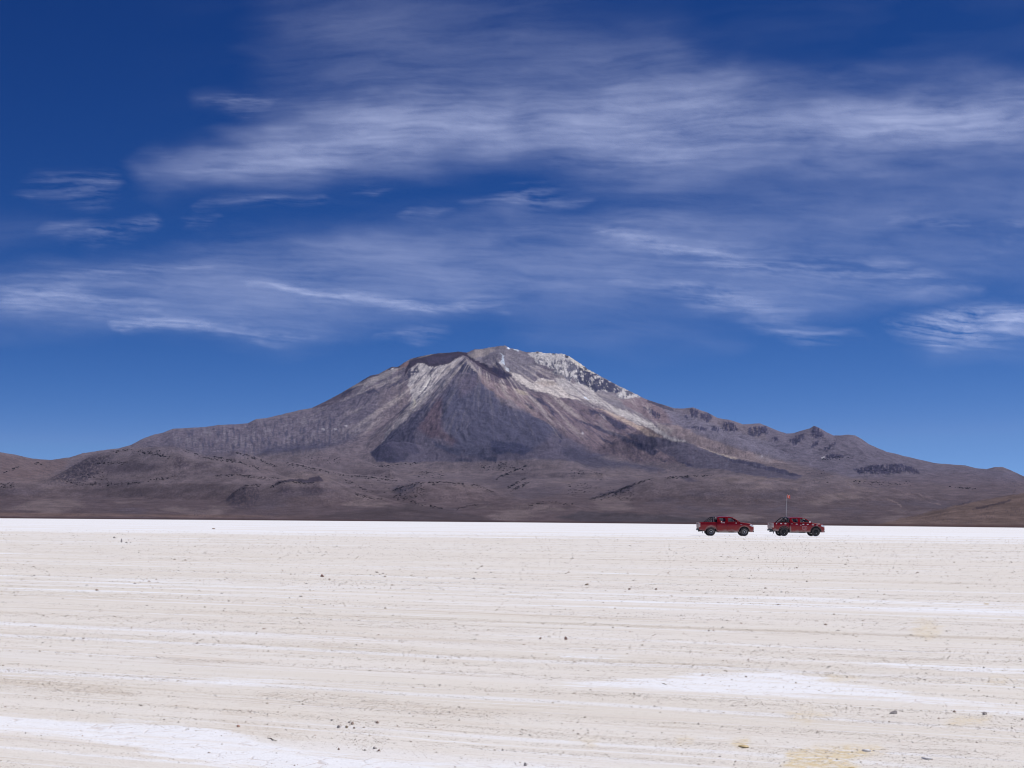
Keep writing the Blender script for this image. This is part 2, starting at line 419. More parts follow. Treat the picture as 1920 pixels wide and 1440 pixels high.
# bright basin
pp([(783, 680), (797, 680), (809, 688), (822, 686), (850, 676), (868, 669), (850, 688), (832, 706), (806, 735), (788, 756), (774, 770), (768, 762), (773, 744), (764, 722), (770, 698)], (184, 177, 180), 0.95, 3)
basin = poly_mask(WPX, WPY, [(776, 682), (868, 668), (830, 706), (790, 757), (770, 772), (765, 720)], 6)
fl2 = fbm((PX + 0.75 * PY) / 4.0, PY / 22, 4, 75)
paint(basin * sstep(0.1, 0.5, fl2), (222, 214, 212), 0.6)
paint(basin * sstep(0.15, 0.5, -fl2), (104, 97, 112), 0.8)
pp([(787, 742), (794, 734), (811, 707), (806, 705), (797, 722)], (244, 238, 234), 0.9, 2)
pp([(771, 765), (776, 748), (782, 758), (777, 770)], (206, 198, 178), 0.8, 3)
pp([(809, 688), (812, 690), (808, 712), (798, 732), (785, 747), (780, 750), (796, 730), (806, 710)], (88, 82, 100), 0.85, 1.2)
pp([(760, 705), (770, 694), (784, 690), (786, 697), (776, 703), (757, 714), (735, 727), (725, 729), (745, 715)], (72, 66, 88), 0.85, 2, sstep(-0.5, 0.1, fbm(PX / 5, PY / 4, 3, 76)))
# dark cap of old lava and the ridge leaving it
pp([(756, 706), (762, 690), (768, 676), (784, 668), (810, 662), (828, 662), (847, 659), (866, 657), (877, 661), (889, 671), (896, 677), (910, 684), (925, 690), (938, 697), (960, 706), (952, 712), (936, 709), (922, 702), (909, 694), (895, 684), (880, 672), (868, 667), (860, 670), (849, 677), (841, 682), (828, 686), (814, 688), (806, 685), (798, 681), (784, 679), (774, 687)], (62, 50, 66), 0.97, 1.5)
pp([(796, 670), (830, 668), (856, 667), (846, 676), (826, 682), (806, 681)], (76, 66, 86), 0.8, 3)
# grey summit dome
pp([(877, 664), (890, 655), (948, 648), (975, 657), (990, 663), (1005, 680), (1016, 688), (1005, 702), (995, 709), (975, 702), (957, 697), (948, 690), (930, 682), (912, 684), (896, 677)], (136, 129, 140), 0.95, 2)
pp([(879, 667), (893, 656), (920, 652), (928, 658), (905, 668), (890, 672)], (168, 156, 154), 0.8, 4)
pp([(905, 668), (925, 660), (938, 668), (936, 680), (912, 682), (900, 676)], (112, 104, 118), 0.8, 4)
pp([(995, 690), (1005, 684), (1012, 688), (1004, 700), (996, 704)], (165, 155, 160), 0.6, 4)
pp([(930, 681), (941, 684), (949, 692), (955, 698), (961, 704), (953, 712), (936, 707), (922, 695), (925, 686)], (60, 52, 76), 0.95, 1.5)
pp([(1000, 708), (1018, 700), (1037, 708), (1010, 709)], (110, 100, 114), 0.8, 2)
# cone
pp([(874, 671), (890, 690), (903, 716), (940, 756), (1000, 778), (1060, 805), (1110, 822), (1160, 850), (1080, 864), (1000, 860), (900, 866), (800, 866), (705, 866), (697, 850), (720, 826), (790, 764), (845, 705)], (98, 92, 112), 0.9, 4)
pp([(866, 670), (872, 672), (846, 698), (800, 746), (775, 771), (740, 800), (714, 828), (730, 815), (765, 782), (800, 752), (840, 716), (862, 690)], (142, 135, 146), 0.85, 4, sstep(-0.5, 0.2, fl2))
pp([(868, 705), (890, 703), (903, 717), (922, 735), (940, 756), (956, 766), (990, 775), (1020, 788), (1050, 800), (1000, 845), (940, 850), (900, 862), (855, 846), (835, 815), (830, 800), (828, 769), (829, 748), (836, 737), (847, 724), (857, 713)], (82, 81, 105), 0.85, 7)
pp([(855, 714), (868, 703), (890, 704), (903, 716), (890, 728), (875, 740), (862, 745)], (104, 94, 112), 0.7, 7)
pp([(869, 676), (886, 691), (895, 698), (887, 701), (872, 697), (860, 699), (864, 690)], (62, 60, 84), 0.9, 2)
pp([(870, 672), (878, 676), (893, 692), (895, 698), (888, 694)], (178, 168, 168), 0.7, 1.5)
pp([(830, 746), (828, 762), (826, 789), (833, 809), (855, 827), (848, 834), (830, 822), (805, 820), (782, 802), (795, 782), (803, 765), (817, 751)], (100, 81, 93), 0.75, 6)
pp([(694, 847), (700, 860), (708, 866), (732, 867), (758, 865), (769, 851), (789, 851), (782, 838), (775, 813), (800, 778), (817, 752), (783, 769), (736, 809), (716, 830), (705, 840)], (80, 76, 98), 0.85, 3)
pp([(694, 847), (700, 860), (708, 866), (732, 867), (755, 864), (745, 850), (730, 835), (712, 835)], (66, 63, 86), 0.7, 4)
pp([(868, 671), (851, 697), (822, 730), (792, 757), (762, 785), (732, 812), (716, 828), (722, 811), (748, 786), (774, 765), (800, 739), (825, 711), (852, 683)], (150, 143, 152), 0.9, 3, sstep(-0.6, 0.1, fl2))
pp([(921, 824), (954, 830), (975, 832), (1000, 843), (982, 854), (956, 849), (931, 851), (921, 841)], (64, 64, 92), 0.9, 4)
pp([(894, 849), (907, 857), (934, 857), (931, 866), (911, 864)], (66, 66, 92), 0.85, 3)
pp([(809, 824), (832, 834), (863, 843), (863, 856), (843, 850), (816, 836)], (72, 72, 96), 0.85, 4)
pp([(860, 858), (885, 862), (880, 866), (850, 864)], (74, 72, 94), 0.8, 3)
# pink-tan apron to the right of the cone
pp([(895, 698), (922, 712), (963, 726), (990, 735), (991, 746), (1007, 770), (1030, 791), (1060, 806), (1040, 800), (1011, 785), (980, 765), (960, 753), (936, 745), (903, 716)], (142, 124, 130), 0.9, 3)
ap = poly_mask(WPX, WPY, [(905, 700), (990, 735), (1010, 772), (1040, 795), (960, 752), (915, 720)], 5)
fl3 = fbm((PX - 1.1 * PY) / 5.0, (PY + 0.7 * PX) / 40, 4, 77)
paint(ap * sstep(0.1, 0.5, fl3), (180, 166, 162), 0.7)
paint(ap * sstep(0.1, 0.5, -fl3), (108, 94, 108), 0.6)
pp([(960, 727), (985, 733), (990, 742), (975, 740)], (172, 160, 146), 0.8, 3)
pp([(900, 690), (922, 702), (955, 714), (985, 732), (965, 728), (925, 716), (905, 702)], (86, 72, 90), 0.75, 3)
# right shoulder
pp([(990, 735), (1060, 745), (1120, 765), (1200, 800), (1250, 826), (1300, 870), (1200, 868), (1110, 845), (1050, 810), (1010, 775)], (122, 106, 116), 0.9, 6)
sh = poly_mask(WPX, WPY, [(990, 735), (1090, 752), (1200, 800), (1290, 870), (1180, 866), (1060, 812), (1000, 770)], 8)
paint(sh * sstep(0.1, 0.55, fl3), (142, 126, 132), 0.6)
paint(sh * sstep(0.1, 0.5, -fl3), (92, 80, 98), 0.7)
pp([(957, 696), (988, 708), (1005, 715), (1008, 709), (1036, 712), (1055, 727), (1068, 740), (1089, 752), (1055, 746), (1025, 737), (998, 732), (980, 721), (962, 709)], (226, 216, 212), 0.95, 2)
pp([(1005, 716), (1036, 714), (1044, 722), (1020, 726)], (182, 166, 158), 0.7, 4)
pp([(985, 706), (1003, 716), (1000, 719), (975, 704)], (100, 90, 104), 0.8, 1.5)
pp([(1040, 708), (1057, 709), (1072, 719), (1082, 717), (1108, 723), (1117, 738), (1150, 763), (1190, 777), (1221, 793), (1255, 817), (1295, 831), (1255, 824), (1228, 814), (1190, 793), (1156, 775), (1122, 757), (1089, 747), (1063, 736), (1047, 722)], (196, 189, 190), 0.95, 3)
sc = poly_mask(WPX, WPY, [(1040, 706), (1110, 722), (1220, 788), (1290, 830), (1190, 795), (1090, 750)], 5)
paint(sc * sstep(0.0, 0.5, fl3), (208, 202, 200), 0.6)
paint(sc * sstep(0.1, 0.5, -fl3), (140, 132, 140), 0.7)
pp([(1117, 738), (1130, 733), (1156, 740), (1185, 768), (1150, 762)], (134, 128, 138), 0.9, 4)
pp([(1118, 764), (1163, 780), (1190, 794), (1220, 806), (1247, 825), (1218, 817), (1209, 813), (1163, 787), (1140, 776)], (192, 170, 158), 0.9, 2.5)
pp([(1190, 792), (1220, 804), (1245, 818), (1243, 822), (1218, 809)], (110, 92, 98), 0.8, 1.5)
pp([(1158, 748), (1180, 733), (1205, 745), (1250, 764), (1264, 792), (1245, 793), (1230, 795), (1200, 775), (1175, 762)], (136, 118, 126), 0.9, 4)
fl4 = fbm((PX - 0.7 * PY) / 3.5, (PY + 0.7 * PX) / 40, 4, 78)
pp([(1158, 748), (1180, 733), (1205, 745), (1240, 790), (1215, 785)], (182, 172, 172), 0.75, 4, sstep(0.1, 0.5, fl4))
pp([(1240, 764), (1290, 776), (1350, 800), (1420, 822), (1480, 835), (1540, 850), (1480, 865), (1400, 845), (1330, 820), (1290, 805), (1262, 795)], (124, 118, 136), 0.9, 6)
pp([(1420, 796), (1530, 803), (1600, 816), (1645, 840), (1760, 870), (1900, 882), (1925, 905), (1760, 908), (1600, 896), (1500, 872), (1450, 840)], (114, 107, 125), 0.85, 6)
pp([(1237, 796), (1275, 799), (1290, 807), (1336, 825), (1382, 843), (1420, 853), (1480, 870), (1430, 867), (1363, 856), (1313, 840), (1289, 828), (1255, 815), (1240, 805)], (152, 136, 140), 0.9, 3)
pp([(1225, 788), (1240, 796), (1262, 805), (1256, 815), (1240, 808)], (160, 150, 152), 0.8, 3)
pp([(1313, 839), (1363, 854), (1385, 860), (1380, 863), (1340, 850)], (186, 172, 164), 0.8, 1.5)
pp([(1215, 749), (1240, 757), (1265, 765), (1264, 771), (1240, 766), (1213, 754)], (68, 62, 82), 0.85, 1.5)
pp([(1173, 812), (1209, 815), (1248, 823), (1260, 827), (1289, 830), (1313, 842), (1363, 858), (1420, 869), (1468, 881), (1506, 892), (1495, 899), (1454, 896), (1400, 890), (1363, 881), (1329, 878), (1295, 876), (1274, 868), (1263, 858), (1236, 844), (1200, 830)], (92, 86, 106), 0.85, 3)
pp([(1340, 852), (1363, 858), (1420, 868), (1468, 880), (1506, 892), (1470, 889), (1420, 877), (1375, 866)], (64, 60, 84), 0.85, 2)
lv = poly_mask(WPX, WPY, [(1230, 823), (1313, 842), (1420, 869), (1500, 893), (1400, 888), (1290, 872)], 4)
paint(lv * sstep(0.1, 0.5, fl), (112, 108, 128), 0.5)
pp([(1053, 840), (1056, 850), (1076, 864), (1103, 876), (1124, 879), (1173, 875), (1222, 884), (1248, 882), (1233, 876), (1195, 870), (1154, 863), (1110, 852), (1080, 838)], (78, 75, 97), 0.8, 6)
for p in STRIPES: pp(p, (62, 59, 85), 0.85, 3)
pp([(1124, 775), (1130, 779), (1136, 787), (1131, 785)], (170, 160, 165), 0.8, 1)
# summit cliffs: pale altered rock broken by dark ribs
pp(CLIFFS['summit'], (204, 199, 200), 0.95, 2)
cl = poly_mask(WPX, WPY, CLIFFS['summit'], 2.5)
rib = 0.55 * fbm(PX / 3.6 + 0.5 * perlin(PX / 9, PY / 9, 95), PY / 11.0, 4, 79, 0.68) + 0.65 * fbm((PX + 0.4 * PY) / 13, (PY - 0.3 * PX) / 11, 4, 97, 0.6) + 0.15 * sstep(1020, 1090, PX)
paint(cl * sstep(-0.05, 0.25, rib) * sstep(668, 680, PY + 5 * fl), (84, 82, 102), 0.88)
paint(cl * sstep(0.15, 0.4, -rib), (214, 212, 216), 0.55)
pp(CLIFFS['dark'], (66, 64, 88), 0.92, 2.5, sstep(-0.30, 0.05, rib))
pp([(1068, 668), (1095, 684), (1118, 701), (1112, 702), (1090, 690), (1072, 678)], (222, 214, 204), 0.8, 2)
for cx_, cy_ in ((1008, 660), (1040, 663), (1063, 669), (1098, 690), (1090, 692)):
    pp([(cx_ - 4, cy_ - 3), (cx_ + 4, cy_ - 2), (cx_ + 3, cy_ + 3), (cx_ - 3, cy_ + 3)], (62, 58, 72), 0.9, 1.5)
# snow
SNOW = (226, 236, 252)
pp([(935, 661), (940, 664), (945, 672), (949, 680), (947, 684), (939, 684), (936, 681), (942, 674), (940, 667)], SNOW, 1, 0.9)
pp([(941, 685), (950, 688), (956, 696), (950, 696), (946, 690)], SNOW, 1, 0.9)
pp([(952, 650), (958, 652), (957, 655), (952, 654)], SNOW, 1, 0.9)
pp([(964, 653), (974, 656), (972, 659), (964, 656)], SNOW, 1, 0.9)
pp([(1094, 742), (1103, 748), (1104, 751), (1097, 747)], SNOW, 0.9, 0.9)
for p in ((1090, 812), (606, 805), (628, 804), (648, 798), (1545, 858), (1428, 856)):
    pp([(p[0] - 3, p[1] - 1), (p[0] + 3, p[1] - 2), (p[0] + 3, p[1] + 2), (p[0] - 2, p[1] + 2)], (190, 186, 196), 0.8, 1)
# outcrops on the right-hand ridge
JX = PX + 2.6 * fbm(PX / 7, PY / 9, 4, 90, 0.7) + 1.5 * perlin(PX / 2.2, PY / 3.5, 91); JY = PY + 3.4 * fbm(PX / 6, PY / 10, 4, 92, 0.7) + 1.2 * perlin(PX / 2.4, PY / 3.0, 93)
chute = fbm(PX / 3.2, PY / 14, 3, 94)
for p in OUTCROPS:
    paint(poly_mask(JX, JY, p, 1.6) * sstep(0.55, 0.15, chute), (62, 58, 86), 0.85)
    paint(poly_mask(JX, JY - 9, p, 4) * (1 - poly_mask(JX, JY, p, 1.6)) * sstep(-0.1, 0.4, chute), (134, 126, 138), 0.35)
pp([(1418, 852), (1440, 855), (1450, 862), (1440, 866), (1420, 860)], (150, 142, 152), 0.5, 5)
pp([(1625, 895), (1800, 885), (1930, 900), (1930, 935), (1760, 925), (1620, 920)], (112, 98, 106), 0.6, 12)
# foothills
pp([(76, 901), (95, 897), (122, 883), (142, 871), (162, 859), (183, 852), (217, 855), (194, 870), (183, 887), (169, 897), (142, 908), (127, 905), (95, 902)], (66, 60, 76), 0.85, 9, DITH)
pp([(190, 872), (250, 865), (300, 875), (280, 885), (200, 890)], (84, 75, 88), 0.7, 8)
for p in ([(324, 860), (335, 855), (355, 868), (359, 879), (328, 878)], [(366, 866), (402, 871), (389, 879), (366, 878)], [(419, 870), (457, 878), (473, 887), (436, 887)],
          [(521, 913), (537, 912), (554, 921), (548, 929), (521, 925)], [(562, 915), (596, 909), (609, 920), (596, 928), (569, 929)]):
    pp(p, (76, 67, 80), 0.8, 7, DITH)
pp([(424, 935), (440, 921), (462, 909), (488, 910), (489, 936), (476, 955), (457, 955), (430, 946)], (70, 63, 76), 0.8, 8, DITH)
pp([(575, 898), (600, 892), (608, 902), (586, 906), (555, 903), (528, 905), (510, 912), (521, 901), (550, 899)], (66, 59, 77), 0.85, 2)
pp([(735, 918), (748, 911), (786, 904), (778, 919), (762, 929), (743, 926)], (72, 69, 86), 0.85, 6, DITH)
pp([(1103, 934), (1134, 923), (1168, 912), (1190, 905), (1183, 919), (1154, 927), (1127, 934)], (72, 67, 86), 0.85, 5, DITH)
pp([(1270, 893), (1290, 892), (1310, 902), (1290, 902)], (78, 73, 92), 0.7, 4)
pp([(1040, 972), (1090, 958), (1200, 963), (1340, 972), (1440, 980), (1300, 983), (1100, 979)], (78, 72, 80), 0.8, 4)
pp([(560, 975), (640, 960), (700, 953), (770, 944), (850, 958), (930, 974), (960, 980), (700, 975)], (84, 74, 80), 0.75, 4)
pp([(100, 915), (300, 910), (420, 900), (420, 925), (300, 930), (120, 925)], (90, 79, 86), 0.6, 9)
pp([(0, 895), (90, 880), (110, 893), (60, 905), (0, 905)], (120, 104, 108), 0.6, 7)
pp([(0, 850), (60, 862), (130, 860), (120, 880), (60, 893), (0, 900)], (118, 101, 104), 0.7, 6)
pp([(760, 925), (800, 908), (900, 912), (925, 930), (880, 942), (830, 950), (790, 940)], (116, 102, 108), 0.6, 7)
pp([(1610, 992), (1720, 966), (1800, 946), (1920, 925), (2100, 915), (2100, 1000), (1610, 1000)], (116, 98, 94), 0.85, 4)
for (x0, y0, x1, y1) in ((1664, 935, 1690, 950), (1720, 925, 1733, 933), (1740, 943, 1762, 946), (1480, 915, 1495, 919)):
    pp([(x0, y0), (x0 + 3, y0), (x1 + 2, y1), (x1 - 1, y1 + 1.5)], (140, 124, 126), 0.6, 1)
pp([(1820, 955), (1870, 942), (1895, 936), (1896, 939), (1840, 954)], (66, 56, 66), 0.8, 1.2)
pp([(1790, 948), (1822, 938), (1823, 940), (1800, 947)], (74, 64, 74), 0.8, 1.2)
# shore strip of damp dark sediment
paint(sstep(330, 40, Yn), (78, 56, 54), 0.85)
paint(sstep(200, 420, Yn) * sstep(900, 500, Yn) * sstep(700, 300, PX), (126, 104, 98), 0.6)
# pale ash and scree fanning down from the summit
fr = np.hypot(PX - 905, (PY - 640) * 1.25); fa = np.arctan2(PY - 640, PX - 905)
fan = fbm(fa * 17 + 0.25 * fbm(PX / 40, PY / 30, 3, 131), fr / 170, 5, 132, 0.6)
fanw = sstep(838, 800, PY) * sstep(30, 70, fr) * sstep(430, 150, fr) * (1 - 0.85 * poly_mask(PX, PY, [(872, 690), (900, 705), (1010, 785), (1070, 860), (700, 866), (720, 826), (800, 760)], 10)) * (1 - poly_mask(PX, PY, [(750, 710), (768, 674), (866, 655), (962, 704), (935, 712), (870, 672), (812, 688)], 3)) * (1 - poly_mask(PX, PY, CLIFFS['summit'], 3))
paint(fanw * sstep(-0.05, 0.55, fan), (184, 173, 172), 0.72)
paint(fanw * sstep(0.1, 0.6, -fan), (98, 90, 106), 0.35)
# overall mottling: fall-line streaks, rubble bands and scattered boulders
lum = C.mean(-1)
upper = sstep(905, 850, PY)
flow = (PX - 875) / 420.0                       # debris runs outwards from the summit
f1 = fbm((PX - flow * PY * 1.3) / 3.0, (PY + flow * PX * 0.3) / 26, 5, 81, 0.62)
f2 = fbm((PX - flow * PY * 1.3) / 1.5, PY / 9, 3, 82, 0.6)
f3 = fbm(PX / 30, PY / 5.5, 5, 83, 0.6)
f4 = fbm(PX / 2.0, PY / 2.0, 3, 84, 0.6)
C *= (1 + 0.13 * upper * f1 + 0.09 * upper * f2 + 0.20 * (1 - upper) * f3 + 0.11 * f4 + 0.10 * fbm(XX / 55, YY / 110, 4, 85))[..., None]
bould = fbm(PX / 2.6, PY / 2.2, 3, 86, 0.7); patchy = fbm(PX / 60, PY / 22, 3, 87)
paint(sstep(0.30, 0.5, bould) * sstep(0.0, 0.4, patchy) * sstep(700, 740, PY), (58, 53, 70), 0.5)
paint(sstep(0.34, 0.5, -bould) * sstep(0.05, 0.5, -patchy) * upper, (160, 152, 158), 0.16)
C = np.clip(C, 0.01, 0.92)

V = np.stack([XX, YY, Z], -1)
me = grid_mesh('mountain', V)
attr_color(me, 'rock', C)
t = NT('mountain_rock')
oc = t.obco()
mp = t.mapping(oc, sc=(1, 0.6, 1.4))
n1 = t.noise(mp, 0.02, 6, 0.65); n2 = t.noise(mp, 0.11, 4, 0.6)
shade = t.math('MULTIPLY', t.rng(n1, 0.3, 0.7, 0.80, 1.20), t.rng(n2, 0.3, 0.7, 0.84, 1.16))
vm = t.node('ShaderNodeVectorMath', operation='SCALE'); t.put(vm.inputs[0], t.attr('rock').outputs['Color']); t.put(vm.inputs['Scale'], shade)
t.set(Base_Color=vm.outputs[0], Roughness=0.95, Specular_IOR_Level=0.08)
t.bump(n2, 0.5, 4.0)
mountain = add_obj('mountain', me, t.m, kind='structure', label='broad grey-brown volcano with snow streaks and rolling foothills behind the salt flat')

# scrub and boulder dots scattered along the foothill crests
def first_hit(X, Y):
    a, e = ray(X, Y)
    j = int(np.clip(np.searchsorted(A, a), 0, NA - 1))
    ev = (Z[:, j] - CAM_H) / ys
    k = np.argmax(ev >= e)
    if ev[k] < e: return None
    return A[j] * ys[k] + (a - A[j]) * ys[k], ys[k], Z[k, j]
LINES = [([(125, 903), (160, 907), (200, 907), (260, 904), (330, 892)], 60), ([(262, 848), (300, 852), (320, 857)], 30), ([(345, 843), (370, 851), (385, 857), (420, 863)], 36),
 ([(200, 846), (215, 844), (250, 842)], 16), ([(180, 868), (195, 867), (215, 867), (235, 866)], 18),
 ([(400, 855), (440, 864), (470, 872), (485, 877)], 46), ([(440, 847), (475, 856), (500, 867), (520, 873)], 50), ([(405, 891), (440, 889), (490, 894), (525, 896)], 46),
 ([(535, 867), (565, 872), (600, 880), (640, 889), (700, 894), (745, 901)], 90), ([(650, 900), (690, 918)], 20), ([(665, 924), (690, 932), (715, 934)], 30),
 ([(735, 918), (780, 905), (830, 903), (900, 910), (925, 922)], 70), ([(745, 930), (780, 942), (830, 952)], 34), ([(855, 953), (895, 945)], 16),
 ([(985, 947), (1030, 941), (1075, 946)], 30), ([(1105, 935), (1150, 922), (1190, 906), (1225, 896)], 70), ([(1240, 895), (1335, 889)], 40),
 ([(958, 917), (990, 903)], 26), ([(952, 913), (985, 895)], 30), ([(930, 895), (985, 873)], 34), ([(700, 873), (730, 871), (790, 866)], 26), ([(5, 886), (35, 874)], 16),
 ([(60, 870), (68, 865), (80, 872)], 10), ([(510, 911), (530, 901), (590, 906)], 40), ([(442, 921), (465, 909), (490, 909)], 20), ([(1540, 858), (1590, 856)], 16),
 ([(1600, 900), (1650, 905), (1700, 903)], 20), ([(1780, 910), (1830, 915)], 16)]
AREAS = [(738, 800, 911, 940, 130), (1110, 1190, 914, 940, 90), (785, 832, 884, 896, 50), (1065, 1110, 906, 930, 60), (1070, 1140, 880, 900, 36), (150, 205, 886, 905, 46),
         (0, 32, 905, 916, 50), (900, 965, 868, 884, 60), (1600, 1710, 903, 912, 26), (570, 640, 858, 870, 40), (690, 740, 888, 925, 30), (250, 300, 846, 852, 30), (1500, 1560, 880, 905, 14)]
pts = []
for ln, n in LINES:
    L = np.array(ln, float); seg = np.hypot(*np.diff(L, axis=0).T); cs = np.concatenate([[0], np.cumsum(seg)])
    for s in rng.uniform(0, cs[-1], int(n * 1.6)):
        pts.append((np.interp(s, cs, L[:, 0]) + rng.normal(0, 1.5), np.interp(s, cs, L[:, 1]) + abs(rng.normal(0, 2.2)) + 0.5, rng.uniform(0.5, 1.25)))
for x0, x1, y0, y1, n in AREAS:
    for _ in range(n):
        u, v = rng.uniform(), rng.uniform()
        pts.append((x0 + (x1 - x0) * u, y0 + (y1 - y0) * v, rng.uniform(0.4, 1.0)))
g = (1 + 5 ** 0.5) / 2
ICO_V = np.array([(-1, g, 0), (1, g, 0), (-1, -g, 0), (1, -g, 0), (0, -1, g), (0, 1, g), (0, -1, -g), (0, 1, -g), (g, 0, -1), (g, 0, 1), (-g, 0, -1), (-g, 0, 1)]) / math.sqrt(1 + g * g)
ICO_F = np.array([(0, 11, 5), (0, 5, 1), (0, 1, 7), (0, 7, 10), (0, 10, 11), (1, 5, 9), (5, 11, 4), (11, 10, 2), (10, 7, 6), (7, 1, 8), (3, 9, 4), (3, 4, 2), (3, 2, 6), (3, 6, 8), (3, 8, 9), (4, 9, 5), (2, 4, 11), (6, 2, 10), (8, 6, 7), (9, 8, 1)])
VV, FF = [], []
for X, Y, s in pts:
    h = first_hit(X, Y)
    if h is None: continue
    r = s * 1.15 * h[1] / F * rng.uniform(0.8, 1.2)
    jit = 1 + rng.uniform(-0.3, 0.3, (12, 1))
    FF.append(ICO_F + 12 * len(VV))
    VV.append(ICO_V * jit * np.array([r * rng.uniform(0.9, 1.8), r, r * rng.uniform(0.6, 0.9)]) + np.array([h[0], h[1], h[2] + 0.2 * r]))
me = raw_mesh(bpy.data.meshes.new('scrub'), np.concatenate(VV), np.concatenate(FF), False)
add_obj('scrub', me, simple_mat('dark_scrub', (0.034, 0.03, 0.036), 0.95, var=0.3, scale=0.3, spec=0.1), kind='stuff', label='dark scrub dotting the foothill crests')

# ------------------------------------------------------------------ salt flat
SD = Vector((0.915, -0.403))            # direction the wind streaks run, in world x/y
ang_f = np.linspace(-rad(27), rad(27), 560)
ang_r = np.linspace(rad(27), rad(333), 74)[1:-1]
th = np.concatenate([ang_f, ang_r, [ang_f[0] + 2 * math.pi]])
rd = np.geomspace(1.2, 21000, 560)
RR, TT = np.meshgrid(rd, th, indexing='ij')
GX = RR * np.sin(TT); GY = RR * np.cos(TT)
SS = GX * SD.x + GY * SD.y; NN = -GX * SD.y + GY * SD.x
fade = sstep(70, 12, RR)
GZ = fade * (0.010 * fbm(SS / 2.2, NN / 0.55, 4, 101) + 0.012 * fbm(SS / 7.0, NN / 1.6, 3, 102)) - 0.012 * fade
gz_front = GZ.copy()
frontm = (GY > 2)
PGX, PGY = pix(GX, np.maximum(GY, 0.5), GZ)
PGX = np.where(frontm, PGX, -9999); 
WGX = PGX + 22 * fbm(SS / 0.9, NN / 0.35, 4, 103); WGY = PGY + 7 * fbm(SS / 0.9, NN / 0.35, 4, 104)
white = np.zeros_like(GX); yellow = np.zeros_like(GX); brown = np.zeros_like(GX)
for p, o, s in [
  ([(-60, 1330), (60, 1340), (150, 1349), (300, 1354), (430, 1368), (520, 1396), (640, 1412), (850, 1425), (1050, 1436), (1100, 1450), (500, 1450), (380, 1432), (260, 1410), (100, 1384), (-60, 1366)], 0.95, 6),
  ([(330, 1276), (480, 1263), (560, 1272), (480, 1289), (340, 1290)], 0.8, 6),
  ([(1000, 1282), (1250, 1268), (1350, 1258), (1480, 1254), (1530, 1268), (1700, 1296), (1960, 1328), (1960, 1348), (1650, 1317), (1450, 1306), (1250, 1296), (1060, 1294)], 0.95, 6),
  ([(1590, 1244), (1700, 1246), (1780, 1251), (1960, 1254), (1960, 1263), (1800, 1260), (1640, 1251)], 0.9, 3),
  ([(1130, 1372), (1300, 1376), (1450, 1390), (1580, 1402), (1840, 1410), (1600, 1409), (1400, 1398), (1200, 1385)], 0.6, 4),
  ([(1000, 1222), (1180, 1228), (1260, 1236), (1100, 1236)], 0.7, 3), ([(830, 1168), (1100, 1175), (1300, 1184), (1100, 1184)], 0.5, 3),
  ([(940, 1268), (1100, 1275), (1060, 1284), (940, 1278)], 0.5, 4), ([(780, 1320), (960, 1332), (1200, 1352), (900, 1338)], 0.5, 4)]:
    white = np.maximum(white, o * poly_mask(WGX, WGY, p, s * 2.2))
for p, o in [([(1480, 1412), (1530, 1396), (1640, 1398), (1660, 1410), (1590, 1425), (1620, 1445), (1470, 1445)], 0.9), ([(1372, 1388), (1400, 1382), (1412, 1396), (1380, 1400)], 0.9),
             ([(1715, 1170), (1740, 1158), (1765, 1180), (1740, 1200), (1715, 1190)], 0.5), ([(1470, 1330), (1530, 1328), (1560, 1345), (1490, 1352)], 0.5), ([(1555, 1262), (1600, 1268), (1580, 1280), (1540, 1274)], 0.5),
             ([(1780, 1345), (1860, 1340), (1850, 1360), (1790, 1362)], 0.5), ([(1850, 1268), (1890, 1270), (1880, 1282), (1850, 1278)], 0.5), ([(1080, 1390), (1130, 1388), (1110, 1400)], 0.45), ([(1270, 1382), (1310, 1380), (1300, 1394), (1275, 1394)], 0.4)]:
    yellow = np.maximum(yellow, o * poly_mask(WGX, WGY, p, 6))
for p, o in [([(-40, 1268), (60, 1272), (130, 1282), (240, 1292), (260, 1306), (140, 1298), (40, 1288), (-40, 1284)], 0.9), ([(140, 1284), (230, 1290), (245, 1300), (160, 1298)], 0.9),
             ([(480, 1296), (640, 1298), (760, 1312), (860, 1326), (980, 1336), (960, 1342), (800, 1328), (640, 1310), (480, 1304)], 0.8), ([(530, 1312), (700, 1318), (820, 1332), (940, 1345), (800, 1340), (600, 1324)], 0.7),
             ([(300, 1312), (380, 1322), (400, 1330), (330, 1326)], 0.8), ([(460, 1320), (560, 1330), (660, 1350), (640, 1375), (540, 1385), (440, 1370), (400, 1345)], 0.45),
             ([(240, 1232), (420, 1236), (520, 1240), (380, 1246)], 0.7), ([(0, 1186), (120, 1192), (140, 1200), (0, 1196)], 0.6), ([(560, 1206), (760, 1215), (820, 1224), (640, 1216)], 0.6),
             ([(-40, 1364), (60, 1368), (100, 1374), (-40, 1374)], 0.6), ([(130, 1408), (240, 1416), (290, 1424), (180, 1420)], 0.5), ([(1340, 1336), (1600, 1344), (1900, 1365), (1600, 1354)], 0.5),
             ([(1640, 1396), (1790, 1404), (1900, 1418), (1720, 1412)], 0.5), ([(1000, 1152), (1260, 1157), (1400, 1162), (1200, 1161)], 0.4), ([(1150, 1243), (1320, 1247), (1420, 1252), (1250, 1252)], 0.5)]:
    brown = np.maximum(brown, o * poly_mask(WGX, WGY, p, 5))
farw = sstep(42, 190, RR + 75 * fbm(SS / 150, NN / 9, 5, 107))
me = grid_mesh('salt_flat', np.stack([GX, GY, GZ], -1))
attr_float(me, 'white', white); attr_float(me, 'yellow', yellow); attr_float(me, 'brown', brown); attr_float(me, 'far', farw)

